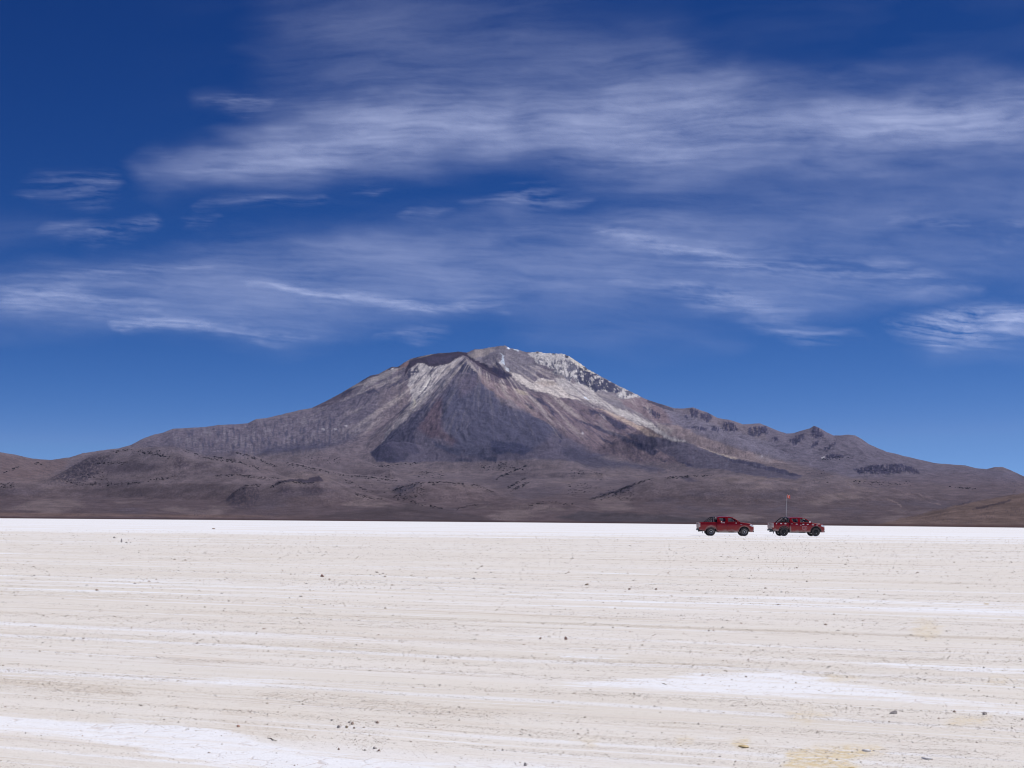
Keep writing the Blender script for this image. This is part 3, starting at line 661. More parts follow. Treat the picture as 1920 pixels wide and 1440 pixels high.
t = NT('salt_crust')
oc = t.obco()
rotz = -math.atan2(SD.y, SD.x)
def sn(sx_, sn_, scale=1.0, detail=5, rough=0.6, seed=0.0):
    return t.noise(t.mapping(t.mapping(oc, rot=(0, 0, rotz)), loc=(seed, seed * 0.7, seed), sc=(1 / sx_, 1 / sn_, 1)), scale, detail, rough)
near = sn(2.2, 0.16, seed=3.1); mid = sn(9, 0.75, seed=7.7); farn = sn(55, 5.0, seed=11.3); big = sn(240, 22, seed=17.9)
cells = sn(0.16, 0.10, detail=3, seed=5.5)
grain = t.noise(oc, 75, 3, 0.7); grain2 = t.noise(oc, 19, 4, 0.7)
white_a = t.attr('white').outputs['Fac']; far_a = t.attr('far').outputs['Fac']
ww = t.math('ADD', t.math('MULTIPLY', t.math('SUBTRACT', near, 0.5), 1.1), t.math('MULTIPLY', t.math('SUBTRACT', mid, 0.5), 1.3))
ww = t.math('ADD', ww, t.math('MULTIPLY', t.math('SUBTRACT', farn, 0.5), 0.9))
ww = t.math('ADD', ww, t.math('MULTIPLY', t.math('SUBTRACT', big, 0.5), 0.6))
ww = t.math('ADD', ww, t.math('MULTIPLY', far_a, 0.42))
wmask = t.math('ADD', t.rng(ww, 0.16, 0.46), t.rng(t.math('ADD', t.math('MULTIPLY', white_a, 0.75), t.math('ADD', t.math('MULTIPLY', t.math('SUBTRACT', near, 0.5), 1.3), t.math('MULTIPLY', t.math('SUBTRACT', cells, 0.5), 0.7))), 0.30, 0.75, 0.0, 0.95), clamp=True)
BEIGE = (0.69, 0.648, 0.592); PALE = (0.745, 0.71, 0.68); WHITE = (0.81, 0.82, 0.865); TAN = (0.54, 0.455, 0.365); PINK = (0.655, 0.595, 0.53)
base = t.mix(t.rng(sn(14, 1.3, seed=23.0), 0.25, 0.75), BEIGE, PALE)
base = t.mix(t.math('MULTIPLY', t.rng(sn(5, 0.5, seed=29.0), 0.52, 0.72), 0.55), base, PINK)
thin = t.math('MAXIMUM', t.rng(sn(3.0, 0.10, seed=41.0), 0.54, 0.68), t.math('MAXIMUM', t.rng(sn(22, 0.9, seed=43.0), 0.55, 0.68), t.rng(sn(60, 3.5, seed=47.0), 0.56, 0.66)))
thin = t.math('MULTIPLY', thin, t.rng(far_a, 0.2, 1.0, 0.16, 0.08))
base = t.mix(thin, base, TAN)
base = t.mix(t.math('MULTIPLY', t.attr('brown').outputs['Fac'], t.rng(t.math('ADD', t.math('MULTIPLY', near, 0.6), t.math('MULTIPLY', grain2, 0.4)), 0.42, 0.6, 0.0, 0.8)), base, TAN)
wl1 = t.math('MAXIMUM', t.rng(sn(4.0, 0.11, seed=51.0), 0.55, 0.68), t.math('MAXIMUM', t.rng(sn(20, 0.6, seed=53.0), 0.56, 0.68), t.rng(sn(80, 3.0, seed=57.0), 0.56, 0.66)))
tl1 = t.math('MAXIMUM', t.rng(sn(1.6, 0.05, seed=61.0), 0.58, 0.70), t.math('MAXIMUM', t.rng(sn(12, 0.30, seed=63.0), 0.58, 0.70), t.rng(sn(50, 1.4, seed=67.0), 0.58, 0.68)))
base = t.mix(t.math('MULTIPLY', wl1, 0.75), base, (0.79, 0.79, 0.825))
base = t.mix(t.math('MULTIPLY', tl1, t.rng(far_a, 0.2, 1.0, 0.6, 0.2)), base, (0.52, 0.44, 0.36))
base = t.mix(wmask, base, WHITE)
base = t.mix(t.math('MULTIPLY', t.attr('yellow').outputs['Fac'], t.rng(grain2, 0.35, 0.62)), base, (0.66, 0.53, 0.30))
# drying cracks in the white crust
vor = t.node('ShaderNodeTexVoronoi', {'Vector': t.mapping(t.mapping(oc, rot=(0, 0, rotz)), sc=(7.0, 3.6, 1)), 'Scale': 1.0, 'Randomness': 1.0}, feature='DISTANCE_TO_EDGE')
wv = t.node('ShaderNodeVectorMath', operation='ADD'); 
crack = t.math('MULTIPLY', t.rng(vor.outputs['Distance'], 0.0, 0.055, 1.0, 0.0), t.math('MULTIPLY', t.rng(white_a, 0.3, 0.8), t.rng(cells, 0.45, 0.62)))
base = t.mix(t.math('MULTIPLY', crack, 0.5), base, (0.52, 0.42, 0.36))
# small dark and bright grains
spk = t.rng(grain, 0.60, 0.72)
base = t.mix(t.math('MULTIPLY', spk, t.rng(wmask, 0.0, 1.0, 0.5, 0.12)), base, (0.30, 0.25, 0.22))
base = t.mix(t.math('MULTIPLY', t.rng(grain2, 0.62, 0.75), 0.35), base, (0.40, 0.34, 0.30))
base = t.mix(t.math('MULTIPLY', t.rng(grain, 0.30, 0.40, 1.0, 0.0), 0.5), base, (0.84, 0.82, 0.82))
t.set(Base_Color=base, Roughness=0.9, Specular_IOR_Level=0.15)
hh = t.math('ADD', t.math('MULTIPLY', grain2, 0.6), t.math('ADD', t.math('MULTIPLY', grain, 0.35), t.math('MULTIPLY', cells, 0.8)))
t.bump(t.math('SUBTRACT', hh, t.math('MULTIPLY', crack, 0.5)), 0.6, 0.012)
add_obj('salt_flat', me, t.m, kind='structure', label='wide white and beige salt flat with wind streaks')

def ground_z(x, y):
    r = math.hypot(x, y); s = x * SD.x + y * SD.y; n = -x * SD.y + y * SD.x
    f = float(sstep(70, 12, np.array(r)))
    a1 = np.array([s]), np.array([n])
    return float((f * (0.010 * fbm(a1[0] / 2.2, a1[1] / 0.55, 4, 101) + 0.012 * fbm(a1[0] / 7.0, a1[1] / 1.6, 3, 102)) - 0.012 * f)[0])

# gravel: countless small stones strewn in wind rows
NG = 230000
gx_ = rng.uniform(-120, 2040, NG); off = 22 + (1450 - 993) * rng.uniform(0, 1, NG) ** 0.85
gy_ = 977 + 0.0075 * (gx_ - 960) + off
wx_, wy_ = ground_at(gx_, gy_)
s_g = wx_ * SD.x + wy_ * SD.y; n_g = -wx_ * SD.y + wy_ * SD.x
dens = 0.24 + 0.8 * sstep(0.2, 0.55, fbm(s_g / 24, n_g / 0.4, 3, 205)) + 0.7 * sstep(0.2, 0.55, fbm(s_g / 70, n_g / 1.7, 3, 206)) + 0.75 * fbm(s_g / 6, n_g / 0.55, 4, 201) + 0.55 * fbm(s_g / 22, n_g / 3.2, 3, 202) 
wm = np.zeros(NG)
for p in ([(-60, 1332), (150, 1350), (430, 1370), (640, 1412), (1050, 1440), (400, 1440), (100, 1384), (-60, 1366)], [(1060, 1284), (1480, 1256), (1700, 1298), (1960, 1335), (1650, 1316), (1250, 1296)], [(330, 1276), (480, 1263), (560, 1272), (480, 1289), (340, 1290)]):
    wm = np.maximum(wm, poly_mask(gx_, gy_, p, 5))
for p in ([(640, 1330), (700, 1345), (745, 1390), (690, 1412), (640, 1380), (620, 1352)], [(-40, 1268), (130, 1280), (250, 1296), (140, 1300), (-40, 1286)], [(480, 1296), (760, 1312), (980, 1338), (800, 1330), (480, 1306)], [(1400, 1236), (1560, 1244), (1600, 1262), (1420, 1256)]):
    dens = dens + 0.55 * poly_mask(gx_, gy_, p, 6)
for p in ([(-40, 1268), (60, 1272), (130, 1282), (240, 1292), (260, 1306), (140, 1298), (40, 1288), (-40, 1284)], [(480, 1296), (640, 1298), (760, 1312), (860, 1326), (980, 1336), (960, 1342), (800, 1328), (640, 1310), (480, 1304)],
          [(530, 1312), (700, 1318), (820, 1332), (940, 1345), (800, 1340), (600, 1324)], [(240, 1232), (420, 1236), (520, 1240), (380, 1246)], [(560, 1206), (760, 1215), (820, 1224), (640, 1216)], [(1340, 1336), (1600, 1344), (1900, 1365), (1600, 1354)],
          [(1640, 1396), (1790, 1404), (1900, 1418), (1720, 1412)], [(1150, 1243), (1320, 1247), (1420, 1252), (1250, 1252)], [(1000, 1152), (1260, 1157), (1400, 1162), (1200, 1161)]):
    dens = dens + 0.8 * poly_mask(gx_, gy_, p, 5)
dens = dens * (1 - 0.75 * wm)
keep = rng.uniform(0, 1, NG) < np.clip(dens, 0.03, 1)
gx_, gy_, wx_, wy_, s_g, n_g = [q[keep] for q in (gx_, gy_, wx_, wy_, s_g, n_g)]
n = len(gx_)
pxs = np.clip(0.60 * rng.pareto(2.9, n) + 1.1, 1.1, 4.6)
size = np.minimum(pxs * wy_ / F, 0.07) * 0.5
fd = sstep(70, 12, np.hypot(wx_, wy_))
zg = fd * (0.010 * fbm(s_g / 2.2, n_g / 0.55, 4, 101) + 0.012 * fbm(s_g / 7.0, n_g / 1.6, 3, 102)) - 0.012 * fd
OCT = np.array([(1, 0, 0), (-1, 0, 0), (0, 1, 0), (0, -1, 0), (0, 0, 1), (0.5, 0.5, -0.6), (-0.5, -0.5, -0.6)], float)
OF = np.array([(0, 2, 4), (2, 1, 4), (1, 3, 4), (3, 0, 4), (0, 5, 2), (2, 5, 1), (1, 6, 3), (3, 6, 0)])
scl = np.stack([size * rng.uniform(0.8, 1.6, n), size * rng.uniform(0.8, 1.3, n), size * rng.uniform(0.6, 1.05, n)], -1)
jit = rng.uniform(0.65, 1.25, (n, 7, 1)); a_ = rng.uniform(0, 2 * math.pi, n); ca, sa2 = np.cos(a_)[:, None], np.sin(a_)[:, None]
L = OCT[None] * jit
Lx = L[..., 0] * ca - L[..., 1] * sa2; Ly = L[..., 0] * sa2 + L[..., 1] * ca
P = np.stack([Lx * scl[:, :1], Ly * scl[:, 1:2], L[..., 2] * scl[:, 2:]], -1) + np.stack([wx_, wy_, zg + 0.18 * size], -1)[:, None, :]
Fq = (OF[None] + (np.arange(n) * 7)[:, None, None]).reshape(-1, 3)
me = raw_mesh(bpy.data.meshes.new('gravel'), P.reshape(-1, 3), Fq, False)
pal = np.array([(0.34, 0.28, 0.24), (0.44, 0.36, 0.29), (0.28, 0.25, 0.24), (0.52, 0.39, 0.32), (0.62, 0.54, 0.47), (0.80, 0.77, 0.75), (0.70, 0.64, 0.58)])
pc = pal[rng.choice(7, n, p=[0.11, 0.14, 0.07, 0.08, 0.24, 0.15, 0.21])] * rng.uniform(0.85, 1.12, (n, 1))
attr_color(me, 'stone', np.repeat(pc[:, None, :], 7, 1))
t = NT('gravel_stone'); t.set(Base_Color=t.mix(t.math('MULTIPLY', t.noise(t.obco(), 90, 2), 0.5), t.attr('stone').outputs['Color'], (0.66, 0.60, 0.55)), Roughness=0.9, Specular_IOR_Level=0.2)
add_obj('gravel', me, t.m, kind='stuff', label='small brown and grey gravel strewn in rows over the salt')

# single stones one can point to
def stone_mesh(seed, sx_, sy_, sz_):
    rg = np.random.default_rng(seed)
    bm = bmesh.new(); bmesh.ops.create_icosphere(bm, subdivisions=3, radius=1.0)
    co = np.array([v.co[:] for v in bm.verts])
    d = 0.30 * fbm(co[:, 0] * 1.1 + seed, co[:, 1] * 1.1 + co[:, 2] * 0.9, 3, seed) + 0.12 * fbm(co[:, 0] * 3 + co[:, 2] * 2, co[:, 1] * 3 - co[:, 2], 3, seed + 5)
    cut = [(Vector(rg.normal(size=3)).normalized(), rg.uniform(0.55, 0.8)) for _ in range(7)]
    for v, k in zip(bm.verts, d):
        p = v.co * (1 + float(k))
        for nrm, dist in cut:
            q = p.dot(nrm)
            if q > dist: p = p - nrm * (q - dist) * 0.85
        v.co = Vector((p.x * sx_, p.y * sy_, max(p.z, -0.45) * sz_))
    zmin = min(v.co.z for v in bm.verts)
    for v in bm.verts: v.co.z -= zmin + 0.12 * sz_
    m = bpy.data.meshes.new('stone'); bm.to_mesh(m); bm.free()
    return m
def stone_mat(name, a, b):
    t = NT(name); oc = t.obco(); n = t.noise(oc, 30, 5, 0.65); n2 = t.noise(oc, 140, 3, 0.6)
    t.set(Base_Color=t.mix(t.rng(n, 0.35, 0.65), a, b), Roughness=0.92, Specular_IOR_Level=0.15)
    t.bump(t.math('ADD', n, t.math('MULTIPLY', n2, 0.4)), 0.6, 0.01)
    return t.m
SM = {'brown': stone_mat('brown_stone', (0.34, 0.26, 0.21), (0.50, 0.39, 0.33)), 'grey': stone_mat('grey_stone', (0.36, 0.33, 0.31), (0.53, 0.49, 0.46)),
      'red': stone_mat('reddish_stone', (0.40, 0.24, 0.19), (0.52, 0.36, 0.29)), 'yellow': stone_mat('yellow_crust', (0.50, 0.38, 0.20), (0.70, 0.58, 0.36)),
      'white': stone_mat('white_crust', (0.66, 0.64, 0.62), (0.80, 0.80, 0.82)), 'tan': stone_mat('tan_stone', (0.36, 0.29, 0.21), (0.52, 0.43, 0.32))}
STONES = [  # photo x, y of its foot, width px, height px, colour, label
 (604, 1081, 8, 6, 'red', 'small reddish stone alone on the beige flat left of centre, far from the trucks'),
 (1061, 1197, 8, 7, 'red', 'pointed reddish stone on the beige flat midway below the volcano summit'),
 (1100, 1096, 8, 5, 'tan', 'low tan stone, first of the row in the middle distance, nearest below the summit cliffs'),
 (1180, 1105, 7, 4, 'brown', 'flat brown stone below and left of the left truck, in the middle distance'),
 (1230, 1105, 6, 4, 'brown', 'flat brown stone below the rear wheel of the left truck, in the middle distance'),
 (708, 1353, 8, 5, 'brown', 'squarish brown stone set apart to the right of the near stone cluster'),
 (661, 1355, 8, 6, 'brown', 'largest dark brown stone at the heart of the near stone cluster'),
 (655, 1352, 5, 4, 'grey', 'small grey stone touching the back of the largest stone in the near cluster'),
 (635, 1361, 7, 6, 'grey', 'round grey stone on the left front of the near stone cluster'),
 (622, 1348, 6, 4, 'grey', 'small flat grey stone at the back left of the near cluster'),
 (650, 1361, 6, 6, 'tan', 'tan stone in the middle front of the near stone cluster'),
 (664, 1362, 5, 4, 'brown', 'little brown stone at the right front of the near cluster'),
 (447, 1359, 9, 5, 'red', 'reddish brown stone alone on tan crust left of the near stone cluster'),
 (635, 1400, 5, 5, 'brown', 'dark brown stone near the bottom edge, left of the gravel spill'),
 (703, 1398, 8, 5, 'grey', 'grey stone lying in the gravel spill near the bottom of the view'),
 (711, 1402, 6, 4, 'brown', 'brown stone just in front of the grey one in the gravel spill'),
 (985, 1430, 7, 7, 'grey', 'rounded grey stone by the bottom edge at the centre of the view'),
 (1675, 1336, 15, 8, 'grey', 'widest low grey stone in the right foreground'),
 (1789, 1333, 7, 5, 'brown', 'round brown stone between the two wide grey stones in the right foreground'),
 (1846, 1338, 11, 7, 'grey', 'angular grey stone toward the right edge of the foreground'),
 (1548, 1170, 7, 4, 'brown', 'low brown stone on the flat straight below the right truck'),
 (1850, 1132, 14, 4, 'yellow', 'long yellowish lump of crust near the right edge in the middle distance'),
 (1013, 1196, 5, 5, 'brown', 'small brown stone just left of the pointed reddish stone'),
 (182, 1107, 7, 4, 'brown', 'brown stone at the far left in the middle distance'),
 (228, 1017, 4, 8, 'grey', 'tall narrow grey stone standing upright on the far left salt'),
 (214, 1009, 6, 4, 'grey', 'low dark stone behind and left of the tall upright one'),
 (237, 1018, 4, 3, 'grey', 'little dark stone in front of the tall upright one'),
 (400, 992, 7, 3, 'brown', 'low brown lump far out on the white salt below the left foothill'),
 (1395, 1398, 20, 9, 'yellow', 'pale yellow slab of crust in the near right foreground, left of the larger yellow patch'),
 (1625, 1405, 20, 8, 'white', 'whitish yellow lump of crust above the yellow patch in the near right foreground'),
 (1600, 1438, 26, 9, 'yellow', 'largest yellow lump of crust at the bottom edge on the right'),
 (1738, 1420, 22, 7, 'white', 'broken white chunk of salt in the near right foreground'),
 (1060, 1284, 0, 0, None, None)]
for i, (X, Y, wp, hp, c, lab) in enumerate(STONES):
    if c is None: continue
    x, y = [float(q) for q in ground_at(X, Y)]
    w = wp * y / F * 0.46; h = hp * y / F * 0.62
    me = stone_mesh(300 + i, w, w * (1.6 if c in ('yellow', 'white') else 0.8), h * (0.55 if c in ('yellow', 'white') else 1))
    o = add_obj('salt_lump' if c in ('yellow', 'white') else 'stone', me, SM[c], label=lab, cat='stone', group='single stones on the salt flat')
    o.location = (x, y, ground_z(x, y)); o.rotation_euler = (0, 0, 0)

# twigs
def tube(bm, pts, r, seg=8):
    rings = []
    for i, p in enumerate(pts):
        p = Vector(p); d = (Vector(pts[min(i + 1, len(pts) - 1)]) - Vector(pts[max(i - 1, 0)])).normalized()
        a = d.cross(Vector((0, 0, 1)));
        if a.length < 1e-3: a = d.cross(Vector((0, 1, 0)))
        a.normalize(); b = d.cross(a)
        rr_ = r[i] if hasattr(r, '__len__') else r
        rings.append([bm.verts.new(p + (a * math.cos(2 * math.pi * k / seg) + b * math.sin(2 * math.pi * k / seg)) * rr_) for k in range(seg)])
    for q, w in zip(rings[:-1], rings[1:]):
        for k in range(seg): bm.faces.new((q[k], q[(k + 1) % seg], w[(k + 1) % seg], w[k]))
    bm.faces.new(rings[0][::-1]); bm.faces.new(rings[-1])
tw = simple_mat('dry_twig', (0.30, 0.24, 0.19), 0.9, var=0.3, scale=60)
for (X0, Y0, X1, Y1, lab) in ((501, 1379, 519, 1384, 'thin dark dry twig lying on tan crust in the left foreground'), (1242, 1282, 1250, 1284, 'short dark twig lying on the white crust patch right of centre')):
    p0 = ground_at(X0, Y0); p1 = ground_at(X1, Y1); cx, cy = float(p0[0] + p1[0]) / 2, float(p0[1] + p1[1]) / 2
    v = Vector((float(p1[0] - p0[0]), float(p1[1] - p0[1]), 0)) * 0.5
    bm = bmesh.new(); tube(bm, [-v, -v * 0.35 + Vector((0.004, 0.012, 0.001)), v * 0.3 + Vector((0, -0.01, 0.001)), v], [0.002, 0.0028, 0.0024, 0.0014], 6)
    m = bpy.data.meshes.new('twig'); bm.to_mesh(m); bm.free()
    o = add_obj('twig', m, tw, label=lab, cat='twig'); o.location = (cx, cy, ground_z(cx, cy) + 0.003)

# ------------------------------------------------------------------ pickup trucks
def from_bm(name, bm, smooth=False):
    bmesh.ops.recalc_face_normals(bm, faces=bm.faces)
    m = bpy.data.meshes.new(name); bm.to_mesh(m); bm.free()
    if smooth:
        m.polygons.foreach_set('use_smooth', [True] * len(m.polygons))
        m.set_sharp_from_angle(angle=rad(35))
    return m

def plate(outline, holes=(), half=0.02, bevel=0.0, res=2):
    """filled 2-D outline (x,z) with holes, thick along y; returns a bmesh"""
    cu = bpy.data.curves.new('tmp', 'CURVE'); cu.dimensions = '2D'; cu.fill_mode = 'BOTH'
    cu.extrude = half; cu.bevel_depth = bevel; cu.bevel_resolution = res; cu.offset = -bevel
    for poly in (outline, *holes):
        sp = cu.splines.new('POLY'); sp.points.add(len(poly) - 1); sp.use_cyclic_u = True
        for p, q in zip(sp.points, poly): p.co = (q[0], q[1], 0, 1)
    o = bpy.data.objects.new('tmp', cu); COL.objects.link(o)
    dg = bpy.context.evaluated_depsgraph_get()
    m = bpy.data.meshes.new_from_object(o.evaluated_get(dg))
    bpy.data.objects.remove(o); bpy.data.curves.remove(cu)
    bm = bmesh.new(); bm.from_mesh(m); bpy.data.meshes.remove(m)
    for v in bm.verts: v.co = Vector((v.co.x, -v.co.z, v.co.y))
    bmesh.ops.remove_doubles(bm, verts=bm.verts, dist=1e-4)
    return bm

def box(bm, x0, x1, y0, y1, z0, z1, bev=0.0):
    b2 = bmesh.new(); bmesh.ops.create_cube(b2, size=1)
    for v in b2.verts: v.co = Vector(((x0 + x1) / 2 + v.co.x * (x1 - x0), (y0 + y1) / 2 + v.co.y * (y1 - y0), (z0 + z1) / 2 + v.co.z * (z1 - z0)))
    if bev: bmesh.ops.bevel(b2, geom=b2.edges[:], offset=bev, segments=2, affect='EDGES', profile=0.5)
    m = bpy.data.meshes.new('t'); b2.to_mesh(m); b2.free(); bm.from_mesh(m); bpy.data.meshes.remove(m)

def merge(bm, other, fn=None):
    if fn:
        for v in other.verts: v.co = fn(v.co)
    m = bpy.data.meshes.new('t'); other.to_mesh(m); other.free(); bm.from_mesh(m); bpy.data.meshes.remove(m)

def slice_z(bm, zs):
    for z in zs:
        bmesh.ops.bisect_plane(bm, geom=bm.verts[:] + bm.edges[:] + bm.faces[:], plane_co=(0, 0, z), plane_no=(0, 0, 1))
def slice_x(bm, xs):
    for x in xs:
        bmesh.ops.bisect_plane(bm, geom=bm.verts[:] + bm.edges[:] + bm.faces[:], plane_co=(x, 0, 0), plane_no=(1, 0, 0))

def crown(x, z):
    """half-width factor of the body side: fullest at the shoulder, tucked in low down and towards the nose"""
    f = 1.0 - 0.030 * max(0, (0.95 - z) / 0.6) ** 2 - 0.05 * max(0, (z - 1.0) / 0.25) ** 2
    if x > 1.7: f -= 0.16 * ((x - 1.7) / 0.77) ** 2.2
    return f
def shaped(v):
    return Vector((v.x, v.y * crown(v.x, v.z), v.z))

def paint_mat(name, streak):
    t = NT(name); oc = t.obco()
    sep = t.node('ShaderNodeSeparateXYZ', {0: oc}); x, z = sep.outputs[0], sep.outputs[2]
    n = t.noise(oc, 2.2, 5, 0.65); n2 = t.noise(oc, 14, 4, 0.65)
    edge = t.math('ADD', z, t.math('MULTIPLY', t.math('SUBTRACT', n, 0.5), 0.55))
    dust = t.math('MULTIPLY', t.rng(edge, 0.36, 0.66, 1.0, 0.0), t.rng(n2, 0.25, 0.6, 0.65, 1.0))
    # dust thrown up behind each wheel
    for xc, zz in ((-1.545, 0.62), (1.545, 0.60)):
        d = t.math('SQRT', t.math('ADD', t.math('POWER', t.math('SUBTRACT', x, xc), 2.0), t.math('POWER', t.math('SUBTRACT', z, 0.40), 2.0)))
        dust = t.math('MAXIMUM', dust, t.math('MULTIPLY', t.rng(d, 0.46, 0.66, 0.85, 0.0), t.rng(n2, 0.3, 0.6, 0.5, 1.0)))
    if streak:
        dx_ = t.math('ABSOLUTE', t.math('SUBTRACT', x, -0.96))
        s = t.math('MULTIPLY', t.rng(dx_, 0.03, 0.13, 1.0, 0.0), t.rng(z, 0.75, 1.05, 1.0, 0.0))
        dust = t.math('MAXIMUM', dust, s)
        rearlow = t.math('MULTIPLY', t.rng(x, -1.95, -2.1, 0.0, 1.0), t.rng(edge, 0.55, 0.70, 1.0, 0.0))
        dust = t.math('MAXIMUM', dust, rearlow)
    dust = t.math('ADD', t.math('MULTIPLY', dust, 0.80), t.math('MULTIPLY', t.rng(n2, 0.45, 0.75), 0.03), clamp=True)
    red = t.mix(t.rng(n, 0.3, 0.7), (0.235, 0.004, 0.007), (0.275, 0.006, 0.009))
    t.set(Base_Color=t.mix(dust, red, (0.40, 0.34, 0.30)), Roughness=t.rng(dust, 0, 1, 0.32, 0.9, False), Coat_Weight=t.rng(dust, 0, 0.6, 0.45, 0.0, False), Coat_Roughness=0.1, Specular_IOR_Level=0.25)
    return t.m
def dusty_mat(name):
    t = NT(name); oc = t.obco(); n = t.noise(oc, 4, 5, 0.7)
    t.set(Base_Color=t.mix(t.rng(n, 0.35, 0.6), (0.30, 0.14, 0.13), (0.50, 0.45, 0.41)), Roughness=0.85)
    return t.m
def glass_mat(name, tint):
    t = NT(name); t.n.remove(t.b)
    tr = t.node('ShaderNodeBsdfTransparent', {'Color': (*tint, 1)}); gl = t.node('ShaderNodeBsdfGlossy', {'Color': (0.9, 0.95, 1, 1), 'Roughness': 0.03})
    fr = t.node('ShaderNodeFresnel', {'IOR': 1.5})
    n = t.noise(t.obco(), 5, 4)
    df = t.node('ShaderNodeBsdfDiffuse', {'Color': (0.45, 0.41, 0.38, 1)})
    m1 = t.node('ShaderNodeMixShader', {0: t.rng(n, 0.4, 0.8, 0.02, 0.08)}); t.l.new(tr.outputs[0], m1.inputs[1]); t.l.new(df.outputs[0], m1.inputs[2])
    m2 = t.node('ShaderNodeMixShader', {0: fr.outputs[0]}); t.l.new(m1.outputs[0], m2.inputs[1]); t.l.new(gl.outputs[0], m2.inputs[2])
    t.l.new(m2.outputs[0], t.out.inputs['Surface'])
    return t.m

M_RED = paint_mat('dusty_red_paint', False); M_RED2 = paint_mat('muddy_red_paint', True)
M_DUST = dusty_mat('dust_caked_tailgate')
M_GLASS = glass_mat('window_glass', (0.84, 0.90, 0.88))
M_BLACK = simple_mat('black_plastic', (0.018, 0.018, 0.020), 0.55, var=0.3)
M_BAR = simple_mat('black_bar_paint', (0.012, 0.012, 0.016), 0.3, var=0.2, coat=0.4)
M_TYRE = simple_mat('dusty_tyre', (0.075, 0.066, 0.062), 0.9, var=0.35, scale=6)
M_STEEL = simple_mat('dusty_steel_rim', (0.60, 0.58, 0.56), 0.6, 0.1, var=0.3, scale=9)
M_BRIM = simple_mat('black_alloy_rim', (0.02, 0.02, 0.022), 0.4, 0.3, var=0.4)
M_LAMP = simple_mat('headlight_lens', (0.78, 0.80, 0.82), 0.12, 0.1, var=0.08, coat=0.8)
M_TAIL = simple_mat('red_lamp_lens', (0.45, 0.03, 0.03), 0.2, var=0.1, coat=0.6)
M_TAIL2 = simple_mat('pale_lamp_lens', (0.55, 0.42, 0.40), 0.4, var=0.2)
M_CHROME = simple_mat('chrome', (0.62, 0.62, 0.63), 0.2, 0.9, var=0.1)
M_SEAT = simple_mat('dark_seat_cloth', (0.03, 0.03, 0.035), 0.9)
M_STICK_GLINT = simple_mat('white_tape_and_glint', (0.82, 0.81, 0.80), 0.35, var=0.06)
M_PINK = simple_mat('pale_pink_lettering', (0.50, 0.28, 0.29), 0.5, var=0.06)
M_POLE = simple_mat('grey_fibreglass_pole', (0.55, 0.55, 0.56), 0.5, var=0.1)
M_FLAG = simple_mat('orange_flag_cloth', (0.80, 0.15, 0.05), 0.8, var=0.1)
M_FLAGW = simple_mat('white_flag_patch', (0.80, 0.76, 0.72), 0.8, var=0.05)

def arc(cx, cz, r, a0, a1, n):
    return [(cx + r * math.cos(rad(a0 + (a1 - a0) * i / n)), cz + r * math.sin(rad(a0 + (a1 - a0) * i / n))) for i in range(n + 1)]

